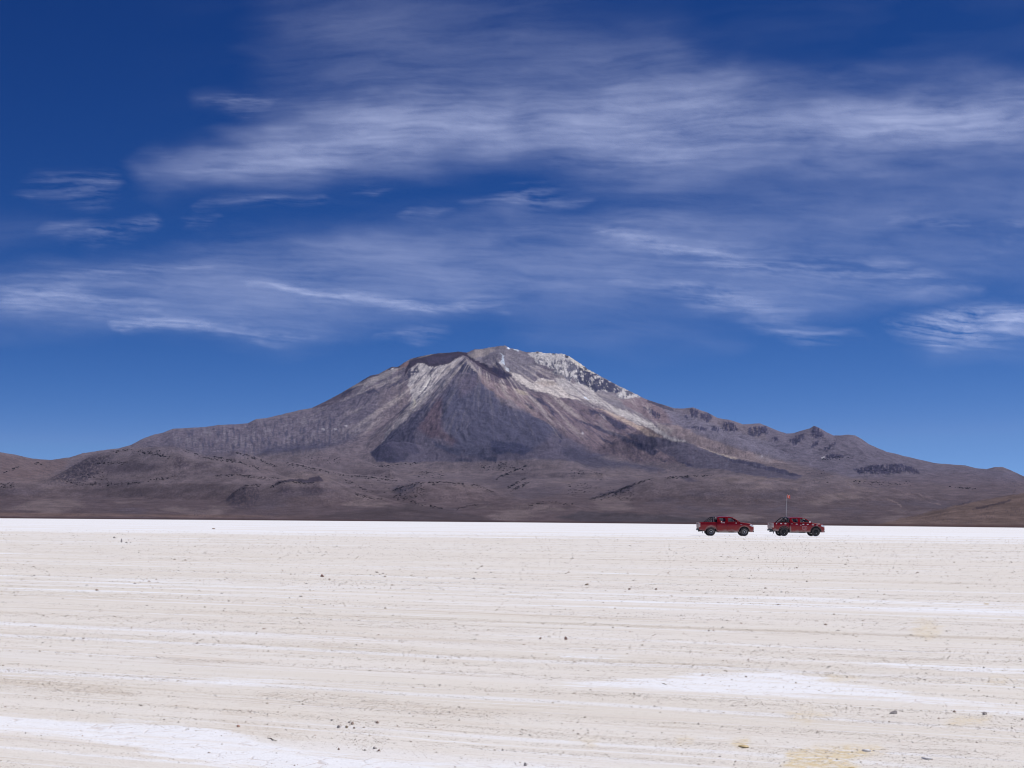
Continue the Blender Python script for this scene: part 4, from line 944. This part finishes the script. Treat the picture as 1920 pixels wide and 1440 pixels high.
XR, XF = -1.545, 1.545
def build_truck(label, second):
    TR = 0.405 if second else 0.385
    red = M_RED2 if second else M_RED
    root = bpy.data.objects.new('pickup_truck', None); COL.objects.link(root)
    root['label'] = label; root['category'] = 'pickup truck'; root['group'] = 'red pickup trucks parked on the salt'
    def part(name, bm, mat, smooth=True, parent=root, label=None):
        return add_obj(name, from_bm(name, bm, smooth), mat, parent, label=label)
    HW = 0.905
    # cab and nose
    ol = [(-1.0, 0.38), (1.02, 0.38)] + arc(XF, 0.40, 0.50, 180, 0, 14)[1:-1] + [(2.06, 0.42), (2.28, 0.36), (2.39, 0.44), (2.44, 0.60), (2.435, 0.78), (2.41, 0.92), (2.35, 1.03), (2.25, 1.11), (2.0, 1.175), (1.6, 1.225), (1.2, 1.262), (1.08, 1.275), (-1.0, 1.275)]
    bm = plate(ol, (), HW - 0.05, 0.05, 3)
    slice_z(bm, [0.5, 0.62, 0.75, 0.88, 1.0, 1.08, 1.16, 1.22]); slice_x(bm, [-0.4, 0.2, 0.8, 1.3, 1.7, 1.85, 2.0, 2.15, 2.3, 2.4])
    for v in bm.verts: v.co = shaped(v.co)
    part('body', bm, red)
    # wheel arch lip
    def arch_lip(xc, name):
        for s in (-1, 1):
            b = plate(arc(xc, 0.40, 0.545, 180, 0, 16) + arc(xc, 0.40, 0.49, 0, 180, 16), (), 0.018, 0.006, 1)
            for v in b.verts: v.co = Vector((v.co.x, s * (HW * crown(v.co.x, v.co.z) + 0.006) + v.co.y, v.co.z))
            part(name, b, M_BLACK if second else red)
    if second:
        arch_lip(XF, 'wheel_arch'); arch_lip(XR, 'wheel_arch')
    # cargo bed: two sides with arches, floor, headboard
    bm = bmesh.new()
    bo = [(-2.66, 0.60), (-2.60, 0.52), (-2.06, 0.46)] + arc(XR, 0.40, 0.50, 180, 0, 14)[1:-1] + [(-1.03, 0.40), (-1.03, 1.265), (-1.4, 1.262), (-2.64, 1.262), (-2.67, 1.22)]
    for s in (-1, 1):
        b = plate(bo, (), 0.03, 0.03, 3)
        slice_z(b, [0.5, 0.62, 0.75, 0.88, 1.0, 1.08, 1.16, 1.22])
        merge(bm, b, lambda c, s=s: Vector((c.x, s * ((HW - 0.065) * crown(c.x, c.z)) + c.y, c.z)))
    box(bm, -2.62, -1.04, -0.80, 0.80, 0.66, 0.72)
    box(bm, -1.09, -1.04, -0.80, 0.80, 0.72, 1.24)
    for s in (-1, 1): box(bm, XR - 0.5, XR + 0.5, s * 0.80 - (0.0 if s < 0 else 0.22), s * 0.80 + (0.22 if s < 0 else 0.0), 0.73, 0.93, 0.03)
    part('cargo_bed', bm, red)
    bm = bmesh.new(); box(bm, -2.70, -2.645, -0.83, 0.83, 0.66, 1.25, 0.02); box(bm, -2.712, -2.699, -0.55, 0.55, 0.80, 1.10, 0.006)
    tg = part('tailgate', bm, M_DUST, label='dust-caked pale tailgate')
    bm = bmesh.new(); box(bm, -2.725, -2.70, -0.12, 0.12, 1.12, 1.17, 0.008); part('handle', bm, M_BLACK, parent=tg)
    for s in (-1, 1):
        bm = bmesh.new(); box(bm, -2.705, -2.55, s * 0.875 - 0.035, s * 0.875 + 0.035, 0.80, 1.20, 0.015)
        part('tail_light', bm, M_TAIL2 if s < 0 else M_TAIL)
    bm = bmesh.new(); box(bm, -2.74, -2.62, -0.86, 0.86, 0.50, 0.66, 0.03); box(bm, -2.73, -2.66, -0.25, 0.25, 0.655, 0.68, 0.005)
    part('rear_bumper', bm, M_BLACK)
    # cab frame with window openings, leaning inwards, plus roof skin
    lean = lambda z: 0.86 - max(0, z - 1.27) * 0.34
    side = [(-1.0, 1.262), (1.20, 1.262), (1.14, 1.31), (0.86, 1.50), (0.60, 1.66), (0.46, 1.725), (0.25, 1.758), (-0.2, 1.775), (-0.7, 1.768), (-0.90, 1.735), (-0.975, 1.62)]
    h_r = [(-0.62, 1.315), (-0.20, 1.315), (-0.20, 1.655), (-0.74, 1.655), (-0.80, 1.60)]
    h_f = [(0.04, 1.315), (0.97, 1.315), (0.50, 1.63), (0.40, 1.66), (0.04, 1.66)]
    bm = bmesh.new()
    for s in (-1, 1):
        b = plate(side, (h_r, h_f), 0.02, 0.012, 2)
        merge(bm, b, lambda c, s=s: Vector((c.x, s * lean(c.z) + c.y, c.z)))
    prof = [(0.44, 1.732), (0.25, 1.762), (-0.2, 1.78), (-0.7, 1.772), (-0.90, 1.74), (-0.965, 1.68)]
    rows = []
    for (x, z) in prof:
        hw = lean(z) + 0.012
        rows.append([bm.verts.new((x, hw * k / 6, z + 0.032 * (1 - (k / 6) ** 2) - 0.003)) for k in range(-6, 7)])
    for a, b in zip(rows[:-1], rows[1:]):
        for k in range(12): bm.faces.new((a[k], a[k + 1], b[k + 1], b[k]))
    box(bm, -0.995, -0.955, -0.83, 0.83, 1.26, 1.34); box(bm, -0.985, -0.945, -0.72, 0.72, 1.64, 1.74, 0.01)
    box(bm, 0.40, 0.50, -0.70, 0.70, 1.70, 1.735, 0.01)
    part('cab', bm, red)
    # glass
    def pane(name, pts, parent=root):
        bm = bmesh.new(); fc = bm.faces.new([bm.verts.new(p) for p in pts]); fc.normal_update()
        nn = fc.normal.copy()
        ex = bmesh.ops.extrude_face_region(bm, geom=[fc])
        for v in [g_ for g_ in ex['geom'] if isinstance(g_, bmesh.types.BMVert)]: v.co += nn * 0.005
        return part(name, bm, M_GLASS, False, parent)
    pane('windshield', [(1.13, -0.80, 1.30), (1.13, 0.80, 1.30), (0.49, 0.68, 1.70), (0.49, -0.68, 1.70)])
    pane('rear_window', [(-0.975, -0.76, 1.34), (-0.975, 0.76, 1.34), (-0.965, 0.70, 1.64), (-0.965, -0.70, 1.64)])
    # doors with glass and handles
    dr = [(-0.93, 0.46), (-0.05, 0.46), (-0.05, 1.255), (-0.78, 1.255), (-0.93, 1.10)]
    df_ = [(-0.02, 0.46), (0.98, 0.46), (1.04, 0.70), (1.06, 1.22), (0.98, 1.255), (-0.02, 1.255)]
    for s in (-1, 1):
        for (po, hole, hx) in ((dr, h_r, -0.72), (df_, h_f, 0.12)):
            b = plate(po, (), 0.006, 0.008, 1); slice_z(b, [0.62, 0.75, 0.88, 1.0, 1.08, 1.16, 1.22])
            for v in b.verts: v.co = Vector((v.co.x, s * (HW * crown(v.co.x, min(v.co.z, 1.16)) + 0.004) + v.co.y, v.co.z))
            # tuck the top of the skin under the cab frame's foot
            for v in b.verts:
                if v.co.z > 1.2: v.co.y -= s * 0.02
            d = part('door', b, red)
            pane('door_window', [(x, s * (lean(z) - 0.004), z) for x, z in hole], d)
            bm = bmesh.new(); box(bm, hx - 0.09, hx + 0.09, s * 0.915 - 0.02, s * 0.915 + 0.02, 1.09, 1.125, 0.01)
            part('door_handle', bm, red, parent=d)
    # lamps, grille, bumper
    for s in (-1, 1):
        b = plate([(2.02, 1.00), (2.10, 1.09), (2.26, 1.075), (2.40, 0.96), (2.42, 0.86), (2.30, 0.87), (2.12, 0.93)], (), 0.02, 0.012, 2)
        slice_x(b, [2.1, 2.2, 2.3, 2.36])
        for v in b.verts: v.co = Vector((v.co.x, s * (HW * crown(v.co.x, 0.95) + 0.003) + v.co.y * 1.0, v.co.z))
        part('headlight', b, M_LAMP)
        bm = bmesh.new(); box(bm, 0.86, 0.98, s * 1.0 - 0.10, s * 1.0 + 0.10, 1.27, 1.42, 0.03); box(bm, 0.90, 0.96, s * 0.89 - 0.06, s * 0.89 + 0.06, 1.28, 1.33, 0.01)
        part('side_mirror', bm, M_STICK_GLINT if second else red)
    bm = bmesh.new()
    box(bm, 2.40, 2.45, -0.52, 0.52, 0.70, 0.96, 0.015)
    for k in range(4): box(bm, 2.443, 2.457, -0.48, 0.48, 0.73 + 0.055 * k, 0.755 + 0.055 * k, 0.004)
    part('grille', bm, M_BLACK)
    bm = bmesh.new(); box(bm, 2.33, 2.46, -0.70, 0.70, 0.37, 0.52, 0.03); part('front_bumper', bm, M_BLACK)
    # underbody
    bm = bmesh.new()
    for s in (-1, 1): box(bm, -2.6, 2.2, s * 0.45 - 0.05, s * 0.45 + 0.05, 0.42, 0.55)
    box(bm, XR - 0.07, XR + 0.07, -0.70, 0.70, TR - 0.06, TR + 0.06, 0.02); box(bm, XF - 0.05, XF + 0.05, -0.70, 0.70, TR - 0.05, TR + 0.05, 0.02)
    box(bm, XR - 0.14, XR + 0.14, -0.16, 0.16, TR - 0.14, TR + 0.14, 0.05); box(bm, -0.8, 0.9, -0.75, 0.75, 0.39, 0.50, 0.02); box(bm, 0.2, 0.7, -0.3, 0.3, 0.30, 0.45, 0.04)
    box(bm, -2.2, -1.95, -0.6, 0.6, 0.44, 0.62, 0.03)
    box(bm, XF - 0.54, XF + 0.54, -0.60, 0.60, 0.52, 0.98); box(bm, XR - 0.54, XR + 0.54, -0.60, 0.60, 0.53, 0.652)
    tube(bm, [(-0.6, 0.5, 0.36), (-1.4, 0.55, 0.5), (-2.3, 0.6, 0.42), (-2.6, 0.62, 0.40)], 0.03)
    part('underbody', bm, M_BLACK)
    for s in (-1, 1):
        bm = bmesh.new(); box(bm, -0.95, 0.98, s * 0.86 - 0.05, s * 0.86 + 0.05, 0.31, 0.36, 0.015); part('side_step', bm, M_BLACK)
        bm = bmesh.new(); box(bm, XR - 0.62, XR - 0.60, s * 0.76 - 0.13, s * 0.76 + 0.13, 0.22, 0.58, 0.005); part('mud_flap', bm, M_BLACK)
    # seats and wheel inside
    for (x, ys_) in ((0.10, (-0.38, 0.38)), (-0.72, (0.0,))):
        for y in ys_:
            w = 0.24 if len(ys_) == 2 else 0.60
            bm = bmesh.new(); box(bm, x - 0.22, x + 0.22, y - w, y + w, 0.95, 1.10, 0.04)
            b = bmesh.new(); box(b, -0.07, 0.07, -w, w, 0.0, 0.30, 0.04); merge(bm, b, lambda c, x=x, y=y: Vector((x - 0.22 - c.z * 0.22 + c.x, y + c.y, 1.06 + c.z)))
            for yy in ((0,) if len(ys_) == 2 else (-0.38, 0.38)):
                box(bm, x - 0.37, x - 0.29, y + yy - 0.11, y + yy + 0.11, 1.34, 1.52, 0.03)
            part('seat', bm, M_SEAT)
    bm = bmesh.new(); bmesh.ops.create_circle(bm, segments=20, radius=0.19)
    ring = [Vector((0.63 - 0.10 * math.sin(a), 0.36 + 0.19 * math.cos(a), 1.30 + 0.16 * math.sin(a))) for a in np.linspace(0, 2 * math.pi, 21)]
    bm.clear(); tube(bm, ring, 0.018, 6); tube(bm, [(0.63, 0.36, 1.30), (0.85, 0.36, 1.18)], 0.03, 6); part('steering_wheel', bm, M_SEAT)
    bm = bmesh.new(); box(bm, 0.80, 1.12, -0.80, 0.80, 1.15, 1.32, 0.05); part('dashboard', bm, M_SEAT)
    # wheels
    for x in (XR, XF):
        for s in (-1, 1):
            wmat = M_BRIM if second else M_STEEL
            hub = bmesh.new(); bmesh.ops.create_cone(hub, cap_ends=True, segments=24, radius1=0.15, radius2=0.15, depth=0.16, matrix=Matrix.Rotation(rad(90), 4, 'X'))
            hb = part('wheel', hub, M_BLACK); hb.location = (x, s * 0.775, TR)
            prof_t = [(0.215, -0.115), (0.24, -0.125), (TR - 0.05, -0.132), (TR - 0.012, -0.115), (TR, -0.085), (TR, 0.085), (TR - 0.012, 0.115), (TR - 0.05, 0.132), (0.24, 0.125), (0.215, 0.115)]
            tb = bmesh.new(); rings = []; ns = 48
            for k in range(ns):
                a = 2 * math.pi * k / ns; kn = 1 - (0.010 if (k % 2 and True) else 0.0)
                rings.append([tb.verts.new((r * (kn if r > TR - 0.03 else 1) * math.cos(a), yy, r * (kn if r > TR - 0.03 else 1) * math.sin(a))) for r, yy in prof_t])
            for k in range(ns):
                q, w = rings[k], rings[(k + 1) % ns]
                for i in range(len(prof_t) - 1): tb.faces.new((q[i], q[i + 1], w[i + 1], w[i]))
            part('tyre', tb, M_TYRE, True, hb)
            rb = bmesh.new(); o_ = s
            pr = [(0.22, 0.11), (0.215, 0.09), (0.19, 0.05), (0.15, 0.03), (0.12, 0.055), (0.075, 0.065), (0.07, 0.09), (0.0, 0.095)]
            pr_in = [(0.22, 0.11), (0.22, -0.11)]
            rr2 = []
            for k in range(32):
                a = 2 * math.pi * k / 32
                rr2.append([rb.verts.new((r * math.cos(a), o_ * yy, r * math.sin(a))) for r, yy in [(0.222, -0.11)] + pr[:-1]])
            cv = rb.verts.new((0, o_ * 0.095, 0))
            for k in range(32):
                q, w = rr2[k], rr2[(k + 1) % 32]
                for i in range(len(q) - 1):
                    if i in (3,) and k % 4 == 1 : continue          # hand holes in the disc
                    rb.faces.new((q[i], q[i + 1], w[i + 1], w[i]))
                rb.faces.new((q[-1], cv, w[-1]))
            part('rim', rb, wmat, True, hb)
    # roll bar in the bed
    bm = bmesh.new()
    tr_ = 0.05 if second else 0.034
    for s in (-1, 1):
        y = s * 0.70
        tube(bm, [(-1.18, y, 1.25), (-1.18, y * 0.97, 1.66), (-1.20, y * 0.93, 1.735)], tr_ + 0.006)
        tube(bm, [(-1.20, y * 0.95, 1.73), (-1.44, y * 0.96, 1.71), (-2.02, y, 1.25)], tr_)
        if not second:
            tube(bm, [(-1.42, y, 1.25), (-1.40, y * 0.96, 1.70)], 0.03)
            tube(bm, [(-1.30, y * 0.96, 1.63), (-1.84, y, 1.25)], 0.025)
        box(bm, -2.10, -1.10, y - 0.05, y + 0.05, 1.255, 1.28, 0.005)
    tube(bm, [(-1.20, -0.66, 1.735), (-1.20, 0.66, 1.735)], tr_)
    if second:
        for s in (-1, 1):
            b = plate([(-1.16, 1.28), (-1.08, 1.28), (-1.06, 1.66), (-1.12, 1.72), (-1.32, 1.72), (-1.26, 1.62), (-1.20, 1.45)], (), 0.03, 0.01, 1)
            merge(bm, b, lambda c, s=s: Vector((c.x, s * 0.69 + c.y, c.z)))
        tube(bm, [(-1.46, -0.68, 1.72), (-1.46, -0.68, 1.80)], 0.06); tube(bm, [(-2.05, -0.70, 1.27), (-2.05, -0.70, 1.38)], 0.06)
    part('roll_bar', bm, M_BAR)
    # white tape, emblem, flag
    yb = -(HW + 0.0)
    def tape(x, z, w, h, mat=M_STICK_GLINT, name='white_strip'):
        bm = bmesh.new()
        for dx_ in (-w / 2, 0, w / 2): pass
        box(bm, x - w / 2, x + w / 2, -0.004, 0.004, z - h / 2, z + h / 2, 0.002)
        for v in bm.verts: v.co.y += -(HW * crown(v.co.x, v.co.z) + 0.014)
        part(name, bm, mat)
    if second:
        for (x, z, w, h) in ((-2.28, 1.17, 0.10, 0.09), (-1.84, 1.17, 0.18, 0.07), (-1.42, 1.165, 0.18, 0.07), (-0.80, 1.13, 0.18, 0.11), (-0.33, 1.14, 0.17, 0.08), (0.08, 1.07, 0.14, 0.08), (0.32, 1.12, 0.18, 0.07), (0.75, 1.12, 0.18, 0.06), (1.25, 1.08, 0.20, 0.06), (1.66, 1.07, 0.14, 0.06)):
            tape(x, z, w, h)  # reflective stickers along the shoulder line
        # door emblem: rounded frame with a mark inside
        outer = []
        for cx, cz, a0 in ((0.20, 0.12, 0), (-0.20, 0.12, 90), (-0.20, -0.12, 180), (0.20, -0.12, 270)):
            outer += arc(cx, cz, 0.07, a0, a0 + 90, 5)
        inner = [(x * 0.86, z * 0.80) for x, z in outer]
        bm = plate(outer, (inner,), 0.003)
        for k in (-1, 1):
            b = plate([(0.10 * k + 0.015, -0.13), (0.10 * k + 0.015, 0.13), (0.10 * k - 0.015, 0.13), (0.10 * k - 0.015, -0.13)], (), 0.003); merge(bm, b)
        c3 = arc(0, 0.055, 0.065, 150, -80, 10) + arc(0, 0.055, 0.035, -80, 150, 10); b = plate(c3, (), 0.003); merge(bm, b)
        c3 = arc(0, -0.055, 0.065, 80, -150, 10) + arc(0, -0.055, 0.035, -150, 80, 10); b = plate(c3, (), 0.0035); merge(bm, b)
        for v in bm.verts:
            v.co = Vector((v.co.x * 0.85 + 0.44, v.co.y, v.co.z * 0.85 + 0.80)); v.co.y += -(HW * crown(v.co.x, v.co.z) + 0.016)
        part('door_emblem', bm, M_PINK, False)
        bm = bmesh.new(); p0 = Vector((-1.25, -0.55, 1.70)); pts_ = [p0 + Vector((0.13 * (k / 8) ** 1.6, 0, 2.28 * k / 8)) for k in range(9)]
        tube(bm, pts_, [0.021 - 0.006 * k / 8 for k in range(9)], 6)
        pole = part('whip_pole', bm, M_POLE, label='tall thin whip pole with a small orange flag')
        bm = bmesh.new(); n1_ = 8
        top = pts_[-1]; rows = []
        for i in range(n1_ + 1):
            u = i / n1_
            rows.append([bm.verts.new((top.x + 0.01 + 0.25 * u, top.y + 0.04 * math.sin(u * 5.0) * u + 0.0, top.z - 0.04 - 0.32 * v_ - 0.06 * u)) for v_ in (0, 0.25, 0.5, 0.75, 1.0)])
        for a, b in zip(rows[:-1], rows[1:]):
            for k in range(4): bm.faces.new((a[k], a[k + 1], b[k + 1], b[k]))
        r_ = bmesh.ops.solidify(bm, geom=bm.faces[:], thickness=0.006)
        part('flag', bm, M_FLAG, True, pole, 'small orange flag with a white mark')
        b = plate([(0.10, -0.28), (0.19, -0.23), (0.24, -0.12), (0.20, -0.06), (0.12, -0.10), (0.13, -0.18), (0.08, -0.32), (0.22, -0.36), (0.20, -0.30)], (), 0.003)
        for v in b.verts:
            u = (v.co.x - 0.01) / 0.30
            v.co = Vector((top.x + v.co.x, top.y + 0.04 * math.sin(u * 5.0) * u + v.co.y - 0.008, top.z + v.co.z + 0.01))
        part('flag_mark', b, M_FLAGW, False, pole)
    else:
        tape(-0.45, 1.225, 0.40, 0.07)  # white strip along the sill below the rear door window
        tape(0.78, 1.20, 0.09, 0.09)
        tape(1.25, 1.06, 0.16, 0.035, M_CHROME, 'fender_badge')
        bm = bmesh.new(); box(bm, -0.05, 0.12, -0.10, 0.10, 1.800, 1.83, 0.012); part('roof_glint', bm, M_STICK_GLINT)  # white block added to stand in for the bright glint on the roof
    return root

def place(root, X, Y, yaw):
    x, y = [float(q) for q in ground_at(X, Y)]
    root.location = (x, y + 0.86, 0.002); root.rotation_euler = (0, 0, yaw)
t1 = build_truck('left red double-cab pickup with grey steel wheels and a thin black roll bar', False)
place(t1, 1364.6, 1004.9, rad(0.0))
t2 = build_truck('right red double-cab pickup with black wheels, white stickers and a tall whip flag', True)
place(t2, 1498.6, 1005.3, rad(5.0))

# spare wheel lying against the cab in the right truck's bed
bm = bmesh.new()
prof_t = [(0.20, -0.11), (0.25, -0.12), (0.34, -0.125), (0.385, -0.09), (0.385, 0.09), (0.34, 0.125), (0.25, 0.12), (0.20, 0.11), (0.20, 0.02), (0.06, 0.05), (0.06, -0.05), (0.20, -0.02)]
ns = 36; rings = [[bm.verts.new((r * math.cos(2 * math.pi * k / ns), yy, r * math.sin(2 * math.pi * k / ns))) for r, yy in prof_t] for k in range(ns)]
for k in range(ns):
    q, w = rings[k], rings[(k + 1) % ns]
    for i in range(len(prof_t)): bm.faces.new((q[i], q[(i + 1) % len(prof_t)], w[(i + 1) % len(prof_t)], w[i]))
sp = add_obj('spare_wheel', from_bm('spare_wheel', bm, True), M_TYRE, label='dark spare wheel standing in the bed of the right truck behind its cab', cat='spare wheel')
sp.matrix_world = Matrix.Translation(t2.location) @ Matrix.Rotation(rad(5), 4, 'Z') @ Matrix.Translation((-1.62, -0.42, 0.72 + 0.386))

# ------------------------------------------------------------------ cirrus clouds: a high thin sheet of ice cloud far beyond the volcano
CH = 8200.0
ca2 = np.linspace(-0.50, 0.50, 620); ce2 = np.linspace(0.42, 0.085, 420)
CA, CE = np.meshgrid(ca2, ce2)
Yc = CH / CE; Xc = CA * Yc
Zc = CH + 0 * Yc
QX, QY = pix(Xc, Yc, Zc + CAM_H)
wx1 = QX + 60 * fbm(QX / 260, QY / 90, 4, 301) ; wy1 = QY + 22 * fbm(QX / 220, QY / 70, 4, 302) 
D = np.zeros_like(QX); DS = np.zeros_like(QX)
def cl_(poly, o, soft):
    global D, DS
    m = poly_mask(wx1, wy1, poly, soft * (1.9 if soft > 15 else 1.8)).astype(float)
    if soft > 15: D = D + 0.64 * o * m * (1 - D * 0.6)
    else: DS = np.maximum(DS, 0.95 * o * m)
cl_([(400, 190), (520, 180), (700, 192), (700, 215), (520, 212)], 0.16, 18)
cl_([(300, 318), (400, 296), (520, 262), (620, 222), (760, 200), (1000, 172), (1250, 142), (1500, 172), (1700, 168), (2100, 140), (2100, 262), (1800, 285), (1500, 302), (1250, 328), (1050, 315), (900, 285), (760, 300), (560, 318)], 0.44, 34)
cl_([(350, 310), (440, 282), (600, 250), (800, 222), (960, 225), (960, 262), (820, 270), (760, 290), (600, 305)], 0.26, 28)
cl_([(1040, 185), (1250, 150), (1400, 200), (1500, 270), (1300, 318), (1100, 310)], 0.15, 40)
cl_([(1560, 225), (1800, 190), (2100, 150), (2100, 250), (1850, 275), (1560, 285)], 0.30, 36)
cl_([(520, -20), (700, -20), (900, 30), (1250, 60), (1300, 130), (1000, 150), (800, 150), (620, 120), (560, 60)], 0.15, 55)
cl_([(480, 110), (700, 130), (900, 140), (1000, 180), (700, 190), (520, 170)], 0.13, 40)
cl_([(-100, 535), (150, 515), (300, 490), (390, 455), (560, 455), (750, 445), (900, 425), (1150, 420), (1250, 430), (1400, 470), (1600, 500), (1800, 545), (1500, 590), (1250, 565), (1000, 570), (700, 600), (560, 622), (420, 618), (200, 600), (-100, 612)], 0.30, 26)
cl_([(1000, 430), (1300, 380), (1600, 350), (2100, 320), (2100, 520), (1750, 520), (1450, 480), (1200, 460)], 0.19, 34)
cl_([(460, 545), (620, 545), (960, 570), (980, 582), (760, 578), (560, 560)], 0.24, 9)
cl_([(205, 600), (330, 590), (450, 610), (560, 622), (430, 625), (230, 622)], 0.26, 9)
cl_([(0, 545), (120, 550), (300, 572), (150, 580), (0, 575)], 0.18, 14)
cl_([(20, 530), (250, 508), (400, 500), (200, 530)], 0.12, 10)
cl_([(1150, 440), (1400, 470), (1600, 490), (1550, 510), (1300, 490)], 0.18, 14)
cl_([(1430, 490), (1700, 500), (1850, 545), (1600, 530)], 0.16, 14)
cl_([(1150, 530), (1400, 545), (1530, 588), (1300, 570)], 0.15, 10)
cl_([(970, 575), (1200, 585), (1350, 640), (1150, 660), (1030, 640)], 0.13, 26)
cl_([(1400, 600), (1500, 592), (1610, 630), (1480, 645)], 0.20, 14)
cl_([(1690, 618), (1800, 588), (1920, 570), (2100, 560), (2100, 615), (1900, 632), (1760, 640)], 0.42, 14)
cl_([(1700, 640), (1900, 635), (2100, 640), (2100, 668), (1760, 672)], 0.10, 16)
cl_([(1680, 415), (1920, 400), (2100, 395), (2100, 425), (1800, 430)], 0.16, 12)
cl_([(30, 375), (110, 345), (220, 335), (215, 352), (120, 385)], 0.14, 14)
cl_([(85, 435), (170, 428), (260, 405), (265, 430), (200, 452), (120, 446)], 0.18, 12)
cl_([(-60, 420), (60, 425), (120, 440), (-60, 470)], 0.09, 20)
for p in ((385, 406, 50, 5), (690, 358, 32, 8), (832, 397, 28, 8), (1000, 375, 110, 18), (500, 382, 100, 8), (770, 626, 80, 14), (470, 195, 60, 16)):
    cl_([(p[0] - p[2], p[1] + 2), (p[0], p[1] - p[3]), (p[0] + p[2], p[1] - p[3] * 0.4), (p[0] + p[2] * 0.3, p[1] + p[3])], 0.16, 8)
warpy = QY - 0.10 * (QX - 960) * np.clip((QY - 330) / 300, -0.8, 1) * 0.9     # fall streaks dip to the right lower down, rise to the right higher up
cw = 7 * fbm(QX / 210, QY / 75, 4, 316) ; warpy = warpy + cw; wqx = QX + 40 * fbm(QX / 150, QY / 50, 3, 318)
tex = fbm(wqx / 300, warpy / 62, 5, 312, 0.5)
fil = fbm(wqx / 150, warpy / 10, 5, 313, 0.6)
fine = fbm(wqx / 22, warpy / 7.0, 4, 314, 0.6)
dens = D * np.clip(0.95 + 0.56 * tex + 0.26 * fil + 0.08 * fine, 0.05, 1.9) + DS * np.clip(0.62 + 1.1 * fil + 0.6 * tex + 0.25 * fine, 0, 1.8) + 0.022 * np.clip(tex + 0.3, 0, 1) * sstep(640, 400, QY) * sstep(200, 700, QX)
dens = np.clip(dens, 0, 0.85)
me = grid_mesh('cirrus_clouds', np.stack([Xc, Yc, Zc + CAM_H + 90 * fbm(Xc / 4000, Yc / 9000, 3, 320)], -1))
attr_float(me, 'dens', dens)
t = NT('cirrus_ice'); t.n.remove(t.b)
tl = t.node('ShaderNodeBsdfTranslucent', {'Color': (0.57, 0.64, 0.86, 1)}); tp = t.node('ShaderNodeBsdfTransparent')
mx = t.node('ShaderNodeMixShader', {0: t.attr('dens').outputs['Fac']}); t.l.new(tp.outputs[0], mx.inputs[1]); t.l.new(tl.outputs[0], mx.inputs[2])
t.l.new(mx.outputs[0], t.out.inputs['Surface'])
add_obj('cirrus_clouds', me, t.m, kind='stuff', label='thin wispy white cirrus streaking across the blue sky')

# ------------------------------------------------------------------ haze: the air itself, one closed box round camera and land
HAZE_DENSITY = 6e-6
bm = bmesh.new(); bmesh.ops.create_cube(bm, size=1)
for v in bm.verts: v.co = Vector((v.co.x * 48000, v.co.y * 48000, -12 + (v.co.z + 0.5) * 1830))
me = bpy.data.meshes.new('haze'); bm.to_mesh(me); bm.free()
hm = bpy.data.materials.new('clear_mountain_air'); hm.use_nodes = True; hn = hm.node_tree.nodes
hn.remove(hn['Principled BSDF'])
pv = hn.new('ShaderNodeVolumePrincipled'); pv.inputs['Color'].default_value = (0.27, 0.52, 1.0, 1); pv.inputs['Density'].default_value = HAZE_DENSITY; pv.inputs['Anisotropy'].default_value = 0.2
hm.node_tree.links.new(pv.outputs[0], hn['Material Output'].inputs['Volume'])
add_obj('haze', me, hm, kind='stuff', label='thin blue haze of the clear mountain air')
